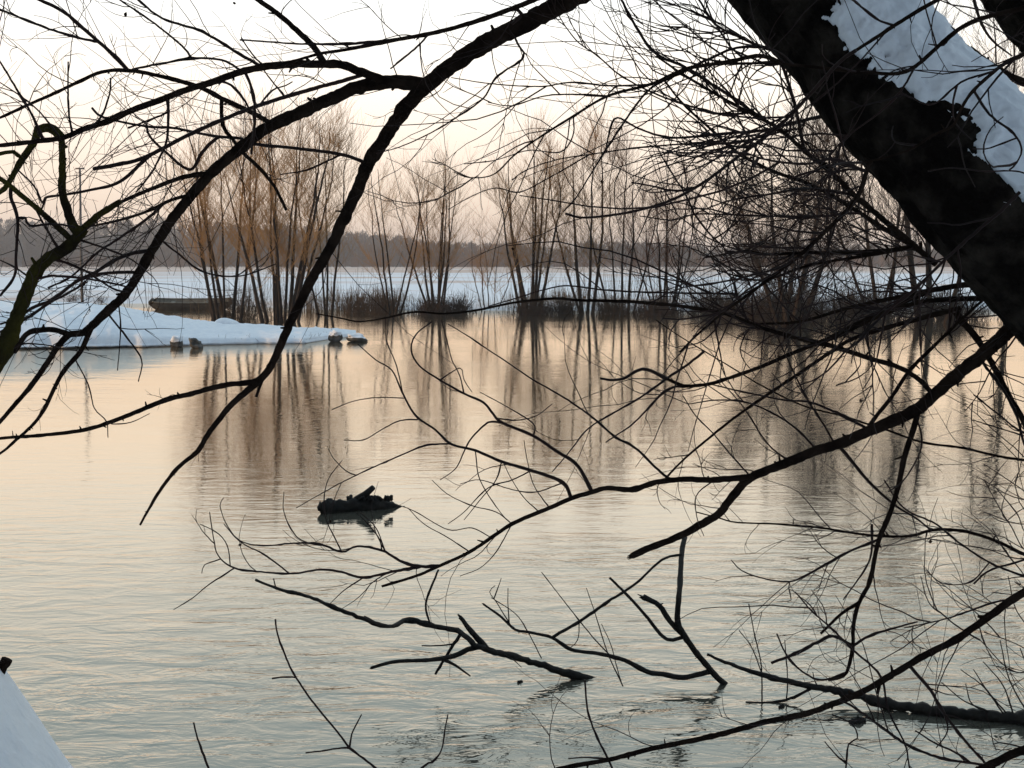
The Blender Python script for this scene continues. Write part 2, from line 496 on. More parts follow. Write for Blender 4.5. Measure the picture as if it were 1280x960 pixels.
bare_tree('willow_tree', 'forked willow with two strong dark stems left of the straight trunked tree', 'willow tree', 664, 393, 148, 62, 8, .12, 150, 1800, 26, base_px=9, spread_pow=1.5, group=G1, tr=.007)
bare_tree('willow_tree', 'straight dark trunked tree with tall upright crown near the middle of the far bank', 'tree', 733, 392, 130, 42, 4, .16, 110, 1400, 27, base_px=10, spread_pow=2.0, group=G1, tr=.007)
bare_tree('willow_tree', 'leaning pair of thin willows between the straight trunk and the right hand thicket', 'willow tree', 778, 391, 165, 42, 5, .10, 90, 1100, 28, base_px=16, group=G1, mat_c='far_twig_red', tr=.007)
bare_tree('willow_tree', 'reddish many-stemmed willow left of the dense dark bushy tree', 'willow tree', 832, 391, 190, 48, 8, .09, 120, 1300, 29, base_px=14, spread_pow=1.4, group=G1, mat_c='far_twig_red', tr=.007)
bare_tree('bushy_tree', 'dense dark bushy tree with arching twigs behind the overhanging branches', 'tree', 985, 405, 150, 92, 7, .19, 330, 4200, 30, mat_c='dark_twig', base_px=12, spread_pow=1.3, bl=.38, out_k=.62, droop=.08, group=G1, tr=.010, low=.12)
bare_tree('willow_tree', 'dark trunk showing low between branches left of the pair under the snowy trunk', 'tree', 1100, 398, 60, 90, 4, .15, 130, 1600, 31, mat_c='dark_twig', group=G1)
bare_tree('willow_tree', 'pair of dark trunks standing in the water under the snowy leaning trunk', 'tree', 1165, 404, -30, 100, 3, .20, 150, 2000, 32, mat_c='dark_twig', base_px=22, group=G1)
bare_tree('willow_tree', 'dark trunks in the water at the right edge below the snowy trunk', 'tree', 1264, 398, -40, 110, 3, .19, 150, 2000, 33, mat_c='dark_twig', base_px=10, group=G1)
bare_tree('willow_tree', 'low pale willow beyond the gap between the sparse and the forked willow', 'tree', 612, 388, 265, 24, 5, .04, 40, 420, 34, group=G1, tr=.006)

# shrubs at the waterline
def shrub(label, px, py, top_py, half_px, n, seed, mat='shrub_twig', dz=0):
    r = np.random.default_rng(seed)
    g = ground(px, py); k = g[1] / F
    H = (py - top_py) * k; hw = half_px * k
    n = int(n * 1.5)
    root = tag(empty('shrub', g), label, 'shrub', 'shrubs along the far waterline')
    p0 = np.stack([g[0] + r.normal(0, hw * .55, n), g[1] + r.normal(0, .5, n), np.full(n, -.15)], 1)
    dv = np.stack([r.normal(0, .35, n), r.normal(0, .3, n), np.ones(n)], 1); dv = unit(dv)
    env = np.exp(-((p0[:, 0] - g[0]) / (hw * .9)) ** 2)
    ln = H * r.uniform(.35, 1.05, n) * (.45 + .55 * env)
    st = bezier_paths(p0, dv, ln, -.08, 5, .02, r)
    mb = MB(); mb.tubes(st, np.full((n, 1), .016) * np.linspace(1, .4, 5)[None], 3)
    mb.build('crown', M[mat], root)  # the upright stems of the shrub
    m2 = n * 3
    p1, t1, q1, _ = pick(st, m2, r, .2, 1)
    rd = unit(r.normal(0, 1, (m2, 3))); dv = unit(t1 * .5 + rd * .5)
    tw = bezier_paths(p1, dv, H * r.uniform(.12, .3, m2), .05, 3, .02, r)
    mb = MB(); mb.tubes(tw, np.full((m2, 1), .010) * np.linspace(1, .5, 3)[None], 3)
    mb.build('twig_sprays', M[mat], root)
for a in [('dark shrub round the foot of the fan shaped willow', 545, 392, 362, 26, 260, 41, 'dark_twig'),
          ('small dark shrub to the right of the fan shaped willow', 575, 391, 360, 14, 110, 42, 'dark_twig'),
          ('brown shrub at the foot of the sparse thin willow', 482, 391, 352, 18, 150, 43),
          ('brown shrub right of the slender tall willow', 446, 390, 352, 14, 110, 44),
          ('dark shrub at the foot of the forked willow', 668, 393, 362, 22, 200, 45, 'dark_twig'),
          ('rounded brown shrub left of the straight dark trunk', 706, 392, 362, 13, 130, 46),
          ('brown shrub right of the straight dark trunk', 765, 393, 362, 20, 190, 47),
          ('wide dark shrub in front of the reddish many-stemmed willow', 822, 394, 364, 30, 280, 48, 'dark_twig'),
          ('low brown thicket left of the dense dark bushy tree', 900, 394, 352, 40, 330, 49, 'shrub_twig'),
          ('low dark thicket around the trunk of the dense bushy tree', 980, 402, 345, 60, 520, 50, 'dark_twig'),
          ('low dark thicket right of the dense bushy tree', 1075, 398, 345, 50, 380, 51, 'dark_twig'),
          ('dark brush under the snowy leaning trunk', 1180, 400, 352, 50, 320, 52, 'dark_twig'),
          ('spindly brush between boat and broad orange tinted willow', 300, 397, 350, 34, 120, 53, 'shrub_twig'),
          ('small lone bush on the snow left of the pole', 93, 379, 362, 6, 60, 54, 'dark_twig'),
          ('small lone bush on the snow right of the pole', 128, 379, 364, 5, 50, 55, 'dark_twig')]:
    shrub(*a)

# reeds along the far bank
r = np.random.default_rng(60)
xs_, hs_ = [], []
pts = []
for k in range(2600):
    px = r.choice([r.normal(470, 26), r.uniform(410, 900), r.normal(690, 30), r.uniform(820, 1280), r.normal(400, 25)])
    g = ground(px, 390 - r.uniform(0, 5)); pts.append((g[0], g[1] + r.uniform(0, 1.6), r.uniform(.5, 1.5) * (.6 + .4 * math.sin(px * .11) ** 2)))
for k in range(900):
    px = r.choice([r.uniform(640, 1100), r.normal(860, 80), r.normal(1050, 90), r.normal(330, 70)])
    g = ground(px, 391 - r.uniform(0, 7)); pts.append((g[0], g[1] + r.uniform(0, 3), r.uniform(1.2, 3.0)))
pts = np.array(pts)
p0 = np.stack([pts[:, 0], pts[:, 1], np.array([max(-.05, far_h(a, b) - .05) for a, b, c in pts])], 1)
dv = unit(np.stack([r.normal(0, .14, len(pts)), r.normal(0, .14, len(pts)), np.ones(len(pts))], 1))
mb = MB(); mb.tubes(bezier_paths(p0, dv, pts[:, 2], -.05, 4, .015, r), np.full((len(pts), 1), .011) * np.linspace(1, .4, 4)[None], 3)
tag(mb.build('reeds', M['reed']), 'dry brown reeds and stalks fringing the far bank', 'reeds', kind='stuff')

# dry stalks poking through the snow at the edge of the spit
r = np.random.default_rng(61); pts = []
for k in range(170):
    u = r.choice([r.normal(310, 25), r.uniform(60, 420), r.normal(395, 15)])
    g = ground(u, lerp_tab(front_py, u) - abs(r.normal(0, 2.2)))
    pts.append((g[0], g[1] + .2, .05))
pts = np.array(pts); nk = len(pts)
dv = unit(np.stack([r.normal(0, .6, nk), r.normal(0, .3, nk), np.ones(nk)], 1))
mb = MB(); mb.tubes(bezier_paths(pts, dv, r.uniform(.12, .42, nk), -.2, 4, .02, r), np.full((nk, 1), .008) * np.linspace(1, .5, 4)[None], 3)
tag(mb.build('dry_grass', M['reed']), 'dry stalks poking out of the snow along the edge of the spit', 'grass', kind='stuff')

# ---------------------------------------------------------------- boat
def boat():
    g = ground(184, 387.5)
    L, W, Hh = 5.2, 1.5, .52
    org = np.array([g[0] + L / 2 * .99, g[1] + 1.0, 0])
    root = tag(empty('boat', org), 'dark flat-bottomed wooden boat moored by the snow among the willow stems', 'boat')
    rot = R(6)
    def tr(p):
        p = np.asarray(p, float); c, s_ = math.cos(rot), math.sin(rot)
        return np.stack([org[0] + p[..., 0] * c - p[..., 1] * s_, org[1] + p[..., 0] * s_ + p[..., 1] * c, p[..., 2] + p[..., 1] * .16], -1)
    def sect(x, inset, zlift):
        u = x / (L / 2)
        keel = -.12 + .52 * max(0, (abs(u) - .62) / .38) ** 1.6
        top = Hh + .08 * abs(u) ** 3
        wt = W / 2 * (1 - .22 * abs(u) ** 3); wb = wt * .84
        return keel + zlift, top, wt - inset, wb - inset
    st = np.linspace(-L / 2, L / 2, 25)
    rows = []
    for x in st:
        k, t, a, b = sect(x, 0, 0); k2, t2, a2, b2 = sect(x * .98, .05, .06)
        k2 = min(k2, t - .12)
        rows.append([(x, -b, k), (x, -a, t), (x * .985, -a2, t), (x * .97, -b2, k2), (x * .97, b2, k2), (x * .985, a2, t), (x, a, t), (x, b, k)])
    rows = tr(np.array(rows))
    mb = MB(); mb.grid(rows, wrap=True)
    n = len(st)
    mb.add(rows[0], [[0, 1, 2, 3], [4, 5, 6, 7]]); mb.add(rows[0][[0, 3, 4, 7]], [[0, 1, 2, 3]])
    mb.add(rows[-1], [[3, 2, 1, 0], [7, 6, 5, 4]]); mb.add(rows[-1][[0, 3, 4, 7]], [[3, 2, 1, 0]])
    lin = []
    for x in st[1:-1]:
        k2, t2, a2, b2 = sect(x * .96, .07, .075); k2 = min(k2, t2 - .11)
        lin.append([(x * .97, -a2, t2 - .01), (x * .96, -b2, k2), (x * .96, b2, k2), (x * .97, a2, t2 - .01)])
    e = MB(); e.grid(tr(np.array(lin))); e.build('lining', M['boat_in'], root, smooth=False)
    hull = mb.build('hull', M['boat'], root, smooth=False)
    for sgn in (-1, 1):
        k, t, a, b = sect(sgn * L / 2, 0, 0)
        e = MB(); x = sgn * L / 2
        q = np.array([[x - sgn * .02, -b + .06, k + .02], [x - sgn * .02, b - .06, k + .02], [x + sgn * .0, a - .06, t + .03], [x, -a + .06, t + .03],
                      [x - sgn * .16, -b + .06, k + .02], [x - sgn * .16, b - .06, k + .02], [x - sgn * .14, a - .06, t + .03], [x - sgn * .14, -a + .06, t + .03]])
        e.add(tr(q), [[0, 3, 2, 1], [4, 5, 6, 7], [0, 1, 5, 4], [1, 2, 6, 5], [2, 3, 7, 6], [3, 0, 4, 7]])
        e.build('end_board', M['boat'], root, smooth=False)
    for x in (-1.2, .9):
        k, t, a, b = sect(x, .05, .0)
        e = MB(); q = np.array([[x - .14, -a, t - .14], [x + .14, -a, t - .14], [x + .14, a, t - .14], [x - .14, a, t - .14],
                                [x - .14, -a, t - .09], [x + .14, -a, t - .09], [x + .14, a, t - .09], [x - .14, a, t - .09]])
        e.add(tr(q), [[0, 3, 2, 1], [4, 5, 6, 7], [0, 1, 5, 4], [1, 2, 6, 5], [2, 3, 7, 6], [3, 0, 4, 7]])
        e.build('thwart', M['boat_in'], root, smooth=False)
    for sy in (-1, 1):
        e = MB(); pp = []
        for x in st[1:-1]:
            k, t, a, b = sect(x, 0, 0); pp.append((x, sy * (a - .02), t + .025))
        e.tubes(tr(np.array(pp)), np.full(len(pp), .035), 4, cap=True)
        e.build('gunwale', M['boat_in'], root, smooth=False)
boat()

# pole with a short cross arm on the left bank
g = ground(103, 381)
root = tag(empty('pole', g), 'tall thin pole with a short cross arm behind the snow on the left', 'pole')
k = g[1] / F
mb = MB(); mb.tubes([[g + (0, 0, -.3), g + (.05, 0, (381 - 300) * k), g + (.15, 0, (381 - 214) * k)]], [[.11, .09, .07]], 8, cap=True); mb.build('post', M['post'], root)
mb = MB(); mb.box(g + np.array((.15, -.0, (381 - 213) * k)), (.62, .10, .10)); mb.build('cross_arm', M['post'], root, smooth=False)

# ---------------------------------------------------------------- stones at the edge of the spit
def stone(label, px, py, wpx, hpx, seed, snow, sx=1.0, tilt=0.0):
    g = ground(px, py); k = g[1] / F; Wd, Hd = wpx * k, hpx * k
    r = np.random.default_rng(seed)
    n1, n2 = 26, 16
    off = r.uniform(0, 50)
    def surf(th, ph, grow=0.0):
        x, y, z = math.cos(th) * math.cos(ph), math.sin(th) * math.cos(ph), math.sin(ph)
        e = .72
        sg = lambda a: math.copysign(abs(a) ** e, a)
        d = 1 + .34 * fbm(x * 1.5 + off, y * 1.3, z * 1.3)
        return np.array([sg(x) * Wd / 2 * d * sx, sg(y) * Wd * .42 * d, (sg(z) * .5 + .38 + tilt * x) * Hd * d]) + (0, 0, grow)
    root = tag(empty('stone', g), label, 'stone', 'stones at the water edge of the snow spit')
    mb = MB(); mb.grid([[surf(th, ph) + g for th in np.linspace(0, 2 * math.pi, n1, endpoint=False)] for ph in np.linspace(-1.5, 1.5, n2)], wrap=True)
    mb.build('rock', M['rock'], root, smooth=False)
    if snow > 0:
        mb = MB()
        mb.grid([[surf(th, ph) * np.array((1.02, 1.02, 1)) + g + (0, 0, snow * Hd * min(1, (ph - .38) * 3) + .0) for th in np.linspace(0, 2 * math.pi, n1, endpoint=False)] for ph in np.linspace(.36, 1.56, 9)], wrap=True)
        mb.build('snow_cap', M['snow'], root)
stone('snow-domed stone, the leftmost at the edge of the spit', 221, 433.5, 15, 11, 1, .30)
stone('dark wedge-shaped stone beside the snow-domed one', 245, 435, 15, 12, 2, 0.0, tilt=-.25)
stone('grey block near the tip of the spit', 419, 427, 15, 13, 3, .10)
stone('low dark stone off the very tip of the spit with snow on its back', 446, 427, 24, 8, 4, .22, tilt=-.1)

# snow lump on the back edge of the spit
g = at_y(284, 404, 50.5)
mb = MB()
mb.grid([[g + (math.cos(t) * math.cos(p) * .50 * (1 + .25 * fbm(math.cos(t) * 2, math.sin(t) * 2, p)) - .12 * math.sin(p), math.sin(t) * math.cos(p) * .4, math.sin(p) * .34 - .12)
          for t in np.linspace(0, 2 * math.pi, 22, endpoint=False)] for p in np.linspace(-.3, 1.55, 10)], wrap=True)
tag(mb.build('snow_lump', M['snow'], origin=g), 'small pointed lump of snow on the back edge of the spit', 'snow lump')

# ---------------------------------------------------------------- floating log
def log():
    g = ground(455, 637); k = g[1] / F
    root = tag(empty('driftwood_log', g), 'black waterlogged log with a broken stub floating in mid river', 'log')
    pp = [(397, 630), (401, 630), (410, 629.5), (422, 629.5), (440, 628), (457, 627), (474, 627.5), (487, 630), (503, 632.5), (518, 634), (532, 634.5)]
    rr = [2.5, 9, 11.5, 9.5, 9, 10.5, 11, 8, 5, 3.0, 1.0]
    P3 = np.array([at_y(x, y, g[1] + (x - 455) * .004) for x, y in pp])
    n = 90; s = np.linspace(0, 10, n)
    path = np.stack([np.interp(s, range(11), P3[:, i]) for i in range(3)], 1)
    path[:, 2] -= .04
    path[:, 2] += .012 * np.array([fbm(a * 2.1, 4, 1) for a in s])
    rad = np.interp(s, range(11), rr) * k * .85
    sides = 20; ring = []
    for i in range(n):
        row = []
        for j in range(sides):
            a = j * 2 * math.pi / sides
            d = 1 + .34 * fbm(s[i] * 1.8, math.cos(a) * 1.4, math.sin(a) * 1.4) + .10 * fbm(s[i] * 7, math.cos(a) * 4, math.sin(a) * 4)
            row.append(path[i] + rad[i] * d * np.array((0, math.cos(a), math.sin(a))))
        ring.append(row)
    mb = MB(); mb.grid(ring, wrap=True)
    mb.add(ring[0] + [path[0] + (.03 * 0 - .01, 0, 0)], None, [[(j + 1) % sides, j, sides] for j in range(sides)])
    mb.build('trunk', M['log'], root)
    mb = MB(); mb.tubes([[at_y(445, 626, g[1]), at_y(457, 618, g[1] - .02), at_y(467, 609, g[1] - .04)]], [[.055, .045, .034]], 7, cap=True)
    mb.build('stub', M['log'], root)
    r = np.random.default_rng(5); mb = MB()
    for i in range(34):
        x = r.uniform(436, 492); b = at_y(x, 622, g[1] + r.normal(0, .05)); l = r.uniform(.008, .035)
        mb.tubes([[b + (0, 0, -.03), b + (r.normal(0, .02), r.normal(0, .02), l)]], [[r.uniform(.02, .04), r.uniform(.008, .02)]], 5, cap=True)
    mb.build('bark_flakes', M['log'], root, smooth=False)
log()
def floater(label, px, py, wpx, seed):
    g = ground(px, py); k = g[1] / F; r = np.random.default_rng(seed); mb = MB()
    n = 12; s = np.linspace(-1, 1, n)
    path = np.stack([g[0] + s * wpx * k * .5, g[1] + s * .02, g[2] + .006 + wpx * k * .06 * np.sin(s * 3 + seed)], 1)
    mb.tubes(path, wpx * k * .22 * np.sqrt(np.clip(1.02 - s ** 2, .02, 1)) * r.uniform(.7, 1.3, n), 7, cap=True)
    mb.tubes([[path[4], path[4] + (.02, 0, wpx * k * .3)]], [[wpx * k * .08, wpx * k * .04]], 5, cap=True)
    tag(mb.build('driftwood_chunk', M['log'], origin=g), label, 'driftwood')
floater('dark driftwood lump caught under the fallen trunk at lower right', 1072, 903, 24, 1)
floater('small dark lump floating left of the fallen trunk', 977, 884, 10, 2)
floater('tiny dark clod floating below the fallen branch', 650, 853, 8, 3)

# ---------------------------------------------------------------- traced branches: owner, px width at first / last point, photo points
T = []
def br(o, w0, w1, s, d=None):
    v = np.array([float(a) for a in s.replace(',', ' ').split()]).reshape(-1, 2)
    T.append((o, w0, w1, v, d))
# overhanging limb and its boughs (upper left)
br('R',38,3.5,'905,-125 860,-95 800,-50 735,-12 704,4 655,30 607,54 565,82 537,104 510,130 494,152 476,180 460,205 444,245 427,279 412,312 392,345 378,372 360,410 345,445 333,466 313,485 287,508 260,543 247,564 222,585 200,613 184,640 175,656',(3.55,4.6))
br('R',6,4,'328,468 324,483 320,496')
br('R',9,4,'325,473 310,478 277,482 240,492 207,500 153,522 107,537 53,544 0,548 -60,556')
br('R',22,13,'530,106 505,103 477,103 450,108 427,117 377,140 333,160 307,180 267,213 240,243 213,277 190,313 160,363 133,390 115,407')
br('R',9,3,'117,405 100,440 77,468 50,520 20,550 0,567 -30,585')
br('R',11,5,'118,404 104,416 87,418 75,430 66,443 43,477 15,510 0,527 -30,560')
br('R',9,8,'88,418 67,412 48,413 33,418 18,440')
br('R',14,6,'520,100 495,103 467,96 447,88 427,81 400,80 367,80 333,83 300,90 267,102 233,112 200,125 167,137 133,152 100,163 80,172 43,177 0,182 -50,188')
br('R',5,5,'455,99 427,102 377,115 320,133 277,150 233,170 180,197 145,206 117,211')
br('R',9,4,'720,-22 667,0 634,13 594,27 547,40 494,50 460,57 427,63 400,67 375,74 345,82',3.6)
br('R',4,2,'500,49 460,53 427,55 377,55 333,52 300,50')
br('R',5,4,'636,14 647,12 653,18 640,30')
br('R',10,6,'405,79 393,60 370,37 347,17 323,0 290,-25')
br('R',3,2,'540,46 510,68 488,86')
br('R',8,4,'340,152 307,137 277,123 247,108 200,95 160,88 127,90 97,103 67,117 33,132 0,147 -40,160')
br('R',5,4,'160,88 143,70 123,52 100,32 77,13 50,0 20,-15')
br('R',3.5,2.5,'122,55 83,43 50,32 0,12 -30,0')
br('R',3,3,'160,88 200,80 240,73 277,75 300,87')
br('R',3,2,'240,73 230,60 207,40 180,20 150,0 120,-20')
br('R',4,2.5,'327,80 300,68 277,53 247,37 203,23 173,0 150,-20')
br('R',6,5,'268,140 277,160 290,173 303,190 327,213 343,233 352,250 358,263')
br('R',3.5,2.5,'275,105 290,108 307,127 312,140')
br('R',4,3,'308,92 317,120 318,160 314,193')
br('R',5,3,'460,203 427,193 367,185 320,180 300,173 267,170 217,160 183,158 130,147 115,135')
br('R',3,1.5,'425,193 385,212 350,218')
br('R',5,3,'273,163 253,190 237,212 207,190 187,170 183,155')
br('R',4,2,'213,125 210,157 207,180 190,215 170,240')
br('R',3,2,'212,142 187,150 160,160')
br('R',3,1.5,'337,97 310,60 302,47')
br('R',2.5,1.5,'357,118 337,97 325,80')
br('R',2.5,1.5,'323,131 340,113 357,107 366,102')
br('R',8,4,'262,214 227,222 187,237 150,253 133,263 118,278')
br('R',6,3,'235,242 213,250 187,263 150,275 110,283 85,284')
br('R',5,3,'187,311 163,317 140,327 120,340 95,352 70,372 30,400 0,415')
br('R',4,2.5,'168,337 135,341 100,350 70,370 38,395 0,405')
br('R',4,2,'205,260 175,280 150,297 120,317 90,345 60,360')
br('R',3,1.5,'190,290 220,315 255,340 300,345 345,330')
br('R',2.5,1.5,'137,397 157,420 177,450 173,477')
br('R',2,1.2,'153,380 150,427 147,463')
br('R',2,1.2,'88,440 110,480 118,510 133,527 135,547')
br('R',1.6,1,'133,527 140,530 163,528 187,517')
br('R',5,2,'187,193 150,227 110,238 83,243 57,247 53,254 43,233 23,213')
br('R',3,2,'55,250 52,262')
br('R',3.5,2,'90,160 113,157 127,145 137,117 138,97')
br('R',3,2,'87,164 85,127 85,77')
br('R',3.5,2,'50,158 37,137 20,110 0,77 -20,50')
br('R',2.5,1.5,'72,161 50,140 30,123 0,103')
br('R',7,4,'485,150 492,147 488,144')
br('R',3,1.2,'640,40 647,56 654,72 620,97 604,123 570,147 544,163 504,182 470,192')
# mossy tree at the left edge
br('M',34,14,'-120,1010 -105,860 -82,680 -45,540 -12,470 4,440 16,410 28,378 42,345 58,325 80,312 95,298 105,285',(3.7,3.9))
br('M',12,8,'100,292 90,278 83,258 78,240 78,200 77,173')
br('M',12,5,'77,175 67,163 55,160 47,163 43,177 27,200 10,230 0,240 -20,255')
br('M',9,7,'105,287 120,272 133,263 150,252')
br('M',8,5,'85,297 57,270 30,247 0,223 -40,200')
br('M',6,4,'42,178 27,197 17,190 0,192 -30,198')
br('M',5,3,'12,232 13,247 22,273 20,317 18,345 0,370')
br('M',3.5,2.5,'22,272 32,272 37,282 67,280 95,284')
br('M',4,2,'30,350 62,345 97,347 130,352 165,360')
br('M',4,2,'75,315 60,290 45,262')
br('M',4,2,'15,405 40,385 75,372 110,352')
br('M',3,1.5,'40,350 20,335 0,325')
br('M',3.5,2,'60,322 100,335 140,360 160,365')
br('M',3,1.5,'95,300 130,310 165,325 190,345')
br('M',3,1.5,'5,440 30,430 65,432')
# whips in the upper middle
br('R',5,3,'1070,63 1050,77 1004,127 971,160 921,197 887,223 854,243 820,257 777,267 730,272 707,267',(2.75,3.3))
br('R',7,5,'1180,-5 1137,20 1101,43 1070,63',2.72)
br('R',7,1.5,'977,62 920,75 880,82 854,87 814,105 760,120 717,145 677,170 644,193 617,218 587,222 567,215')
br('R',3,1.2,'930,150 854,130 810,113 774,93 747,70 720,50 697,17 690,0 683,-20')
br('R',4.5,3,'950,145 890,105 854,83 820,67 797,37 777,0 770,-20')
br('R',2.5,1.2,'814,106 760,107 714,103 677,108 617,105 564,97')
br('R',3.5,2,'950,163 854,172 827,170 797,160 772,147 763,160 757,190')
br('R',3.5,1.5,'880,75 854,90 814,110 787,143 760,183 737,220 720,247 704,265')
br('R',3,1.3,'1000,158 920,178 854,180 794,185 737,193 694,200 657,213 640,225')
br('R',3,2,'880,240 840,238 817,233 790,228')
br('R',2.5,1.2,'760,120 720,118 680,120 640,132 610,128')
br('R',2,1,'737,193 690,220 650,240 620,235 590,245 560,262')
br('R',2,1,'717,145 716,170 700,190 660,188 620,200 580,205')
# thick branches left of the trunk
br('R',10,3,'1170,330 1154,317 1107,277 1067,243 1041,217 1007,190 977,163 941,143 904,123 854,93 820,70',3.7)
br('R',8,3,'1150,312 1107,287 1054,253 1011,230 964,213 921,190 887,160 854,130 830,100',3.9)
br('R',4,3,'1040,143 994,153 954,163 904,167 854,172')
br('R',5,3,'1010,192 1004,183 994,133 977,80 960,50 950,20 935,-10')
br('R',3.5,2.5,'970,65 954,60 921,45 894,30 874,0 860,-20')
br('R',4,2.5,'965,58 921,60 887,73 854,90')
br('R',2.5,1.5,'935,48 887,23 854,10 820,0')
br('R',8,3,'1092,212 1087,217 1067,253 1034,287 1001,318 960,350 930,372 905,390 870,420 850,440')
br('R',9,2,'1160,300 1120,312 1060,316 1002,316 960,318 930,314 882,322')
br('R',7,2,'1130,312 1080,320 1010,332 950,350 890,336')
br('R',5,2,'1075,215 1041,199 1007,205 960,200 930,190')
br('R',4,1.5,'1067,243 1010,236 960,243 915,250 880,262 868,268')
br('R',4,1.5,'1080,262 1030,270 960,270 900,268 868,268 840,275 800,270')
br('R',3,1.2,'868,268 855,240 830,200 815,170')
br('R',3,1.2,'868,268 885,290 905,310 920,330')
br('R',10,3,'1250,350 1180,360 1120,372 1060,385 1000,402 940,405',3.6)
br('R',10,4,'1262,372 1190,374 1140,380 1090,399 1047,421 1010,432',3.5)
br('R',4.5,3,'1275,240 1255,260 1227,284 1182,324 1145,360 1107,391 1070,430',2.75)
# branches in front of the snowy trunk
br('R',9,3,'1378,-12 1330,-5 1280,10 1237,20 1204,33 1174,57 1144,83 1121,92 1090,91 1054,88 977,80 904,80 854,87',(2.65,3.0))
br('R',8,2.5,'1384,40 1330,40 1280,68 1251,83 1217,113 1201,137 1191,157 1164,170 1137,187 1094,200 1062,205',(2.6,2.7))
br('R',3.5,2,'1219,115 1237,143 1267,167 1277,187 1271,203 1262,212')
br('R',2.5,1.5,'1269,172 1237,185 1215,186')
br('R',3,1.8,'1240,88 1201,103 1167,130 1141,123 1125,115')
br('R',4.5,3,'1134,-10 1132,13 1133,24')
br('R',3,2,'1115,30 1094,23 1067,0 1055,-15')
br('R',2.5,1.5,'1188,45 1180,56 1160,55')
br('R',3,1.5,'1145,85 1125,115 1100,140 1060,170 1030,200')
br('R',3,1.5,'1280,125 1270,110 1262,97')
br('R',3,1.5,'1414,250 1330,245 1280,216 1230,214 1190,210 1160,214',2.6)
br('R',16,9,'1396,122 1330,125 1280,103 1257,92 1234,78 1212,60',3.35)
br('R',34,20,'1470,520 1452,420 1425,290 1396,120 1376,-15 1360,-160 1320,-330',(3.15,2.6))
# right: the big forked bough and its children
br('R',26,10,'1420,355 1340,365 1280,400 1254,420 1224,447 1194,470 1164,497 1144,513 1114,527 1081,541 1054,553 1021,563 987,577 961,587 934,600 911,627 897,643 874,657 854,668 830,678 807,687 790,695',(3.15,3.9))
br('R',10,4,'938,598 921,598 887,600 854,599 820,603 790,612 760,610 740,615 714,623 687,635 674,640 640,655 614,672 587,690 550,707 520,720 477,733')
br('R',4,1.2,'550,707 527,708 504,703 477,688 447,683 427,690 400,680 367,679 330,682 300,676 280,655')
br('R',4,1.2,'527,709 494,714 454,722 427,715 400,712 367,717 327,715 293,710 273,695 267,673 262,640')
br('R',2,1,'293,711 262,730 240,748 217,762')
br('R',2.2,1,'360,715 330,693 300,677 283,655 275,632 280,622')
br('R',2,1,'454,722 430,738 412,755')
br('R',2,1,'400,692 370,670 355,640 355,615')
br('R',1.8,1,'427,684 410,655 405,630 410,600 428,575')
br('R',1.8,1,'480,688 470,660 450,640')
br('R',2,1,'477,688 475,675 460,655 445,640')
br('R',1.6,1,'293,700 285,680 270,665 250,655')
br('R',1.6,1,'273,703 255,707 252,717')
br('R',5,1.5,'740,610 720,580 694,563 667,545 627,528 617,518 604,503 580,492 550,475 524,457 514,437 520,418 540,402')
br('R',3,1,'627,528 610,528 590,547 582,560 570,585 550,600')
br('R',5,1.2,'715,621 704,603 664,588 627,577 594,563 564,555 544,537 520,520 504,493 490,463 470,450 447,430')
br('R',2.5,1,'566,555 545,555 527,558 494,572 460,587 427,603 405,615 370,635')
br('R',2,1,'528,524 500,526 477,537 454,550 430,550')
br('R',1.6,1,'505,497 470,497 440,502 415,512')
br('R',1.8,1,'504,493 495,455 483,425 482,395')
br('R',3.5,1.2,'854,600 834,597 794,560 770,547 747,527 710,500 667,475 627,448 607,435 585,420 560,405')
br('R',2,1,'667,545 667,530 640,512 600,490')
br('R',2,1,'620,520 645,525 670,520 690,505')
br('R',1.8,1,'580,492 575,470 565,450 560,430 552,400')
br('R',1.8,1,'550,475 575,460 580,475 590,490')
br('R',2,1,'664,588 640,600 610,610 580,640 560,655')
br('R',1.8,1,'704,603 670,615 640,612 600,600 575,605')
br('R',1.8,1,'627,577 620,600 600,625 580,650')
br('R',1.8,1,'594,563 600,600 625,640 640,655')
br('R',1.5,1,'640,655 620,640 590,632 560,618 540,600')
br('R',1.5,1,'614,672 590,660 560,662 520,640 500,632')
br('R',1.5,1,'587,690 560,672 530,655 510,635')
br('R',1.5,1,'674,640 655,622 640,600 630,580')
br('R',1.5,1,'687,636 668,608 660,580 655,550')
br('R',1.5,1,'640,655 620,690 600,710 575,720')
br('R',8,5,'1160,365 1107,387 1067,407 1027,427 987,443 947,460 894,478 870,482 854,482 834,474',3.75)
br('R',5,3,'836,474 810,462 797,463 780,473 765,475 750,473')
br('R',3.5,1.2,'880,445 854,460 834,473 800,497 760,520 734,537 710,567 690,590')
br('R',3.5,1.5,'860,478 834,487 804,517 787,533 757,553')
br('R',8,2,'1161,490 1147,473 1121,458 1087,448 1041,433 987,420 944,407 910,393 860,384 825,380 785,377 720,375 694,373 644,378 594,388 554,392 517,390 484,397 450,402 427,398 395,392')
br('R',3,1.5,'935,400 920,370 895,367 802,365 752,362 710,357 680,362 644,373 610,383')
br('R',7,4,'1081,536 1114,497 1137,463 1167,433 1204,397 1237,367 1260,340')
br('R',8,3,'1200,385 1154,397 1107,410 1067,423 1034,443 994,470 954,497 921,520 887,547 854,575 830,600',3.7)
br('R',10,5,'1150,515 1141,540 1131,570 1124,603 1114,637 1107,655 1097,680 1087,727 1074,753 1067,780 1066,807 1061,833 1054,845 1035,850')
br('R',6,4,'1073,755 1051,768 1026,792')
br('R',4,2,'1066,807 1087,795 1107,788 1147,777')
br('R',4.5,3.5,'1066,807 1041,795 1021,803 994,817 964,829')
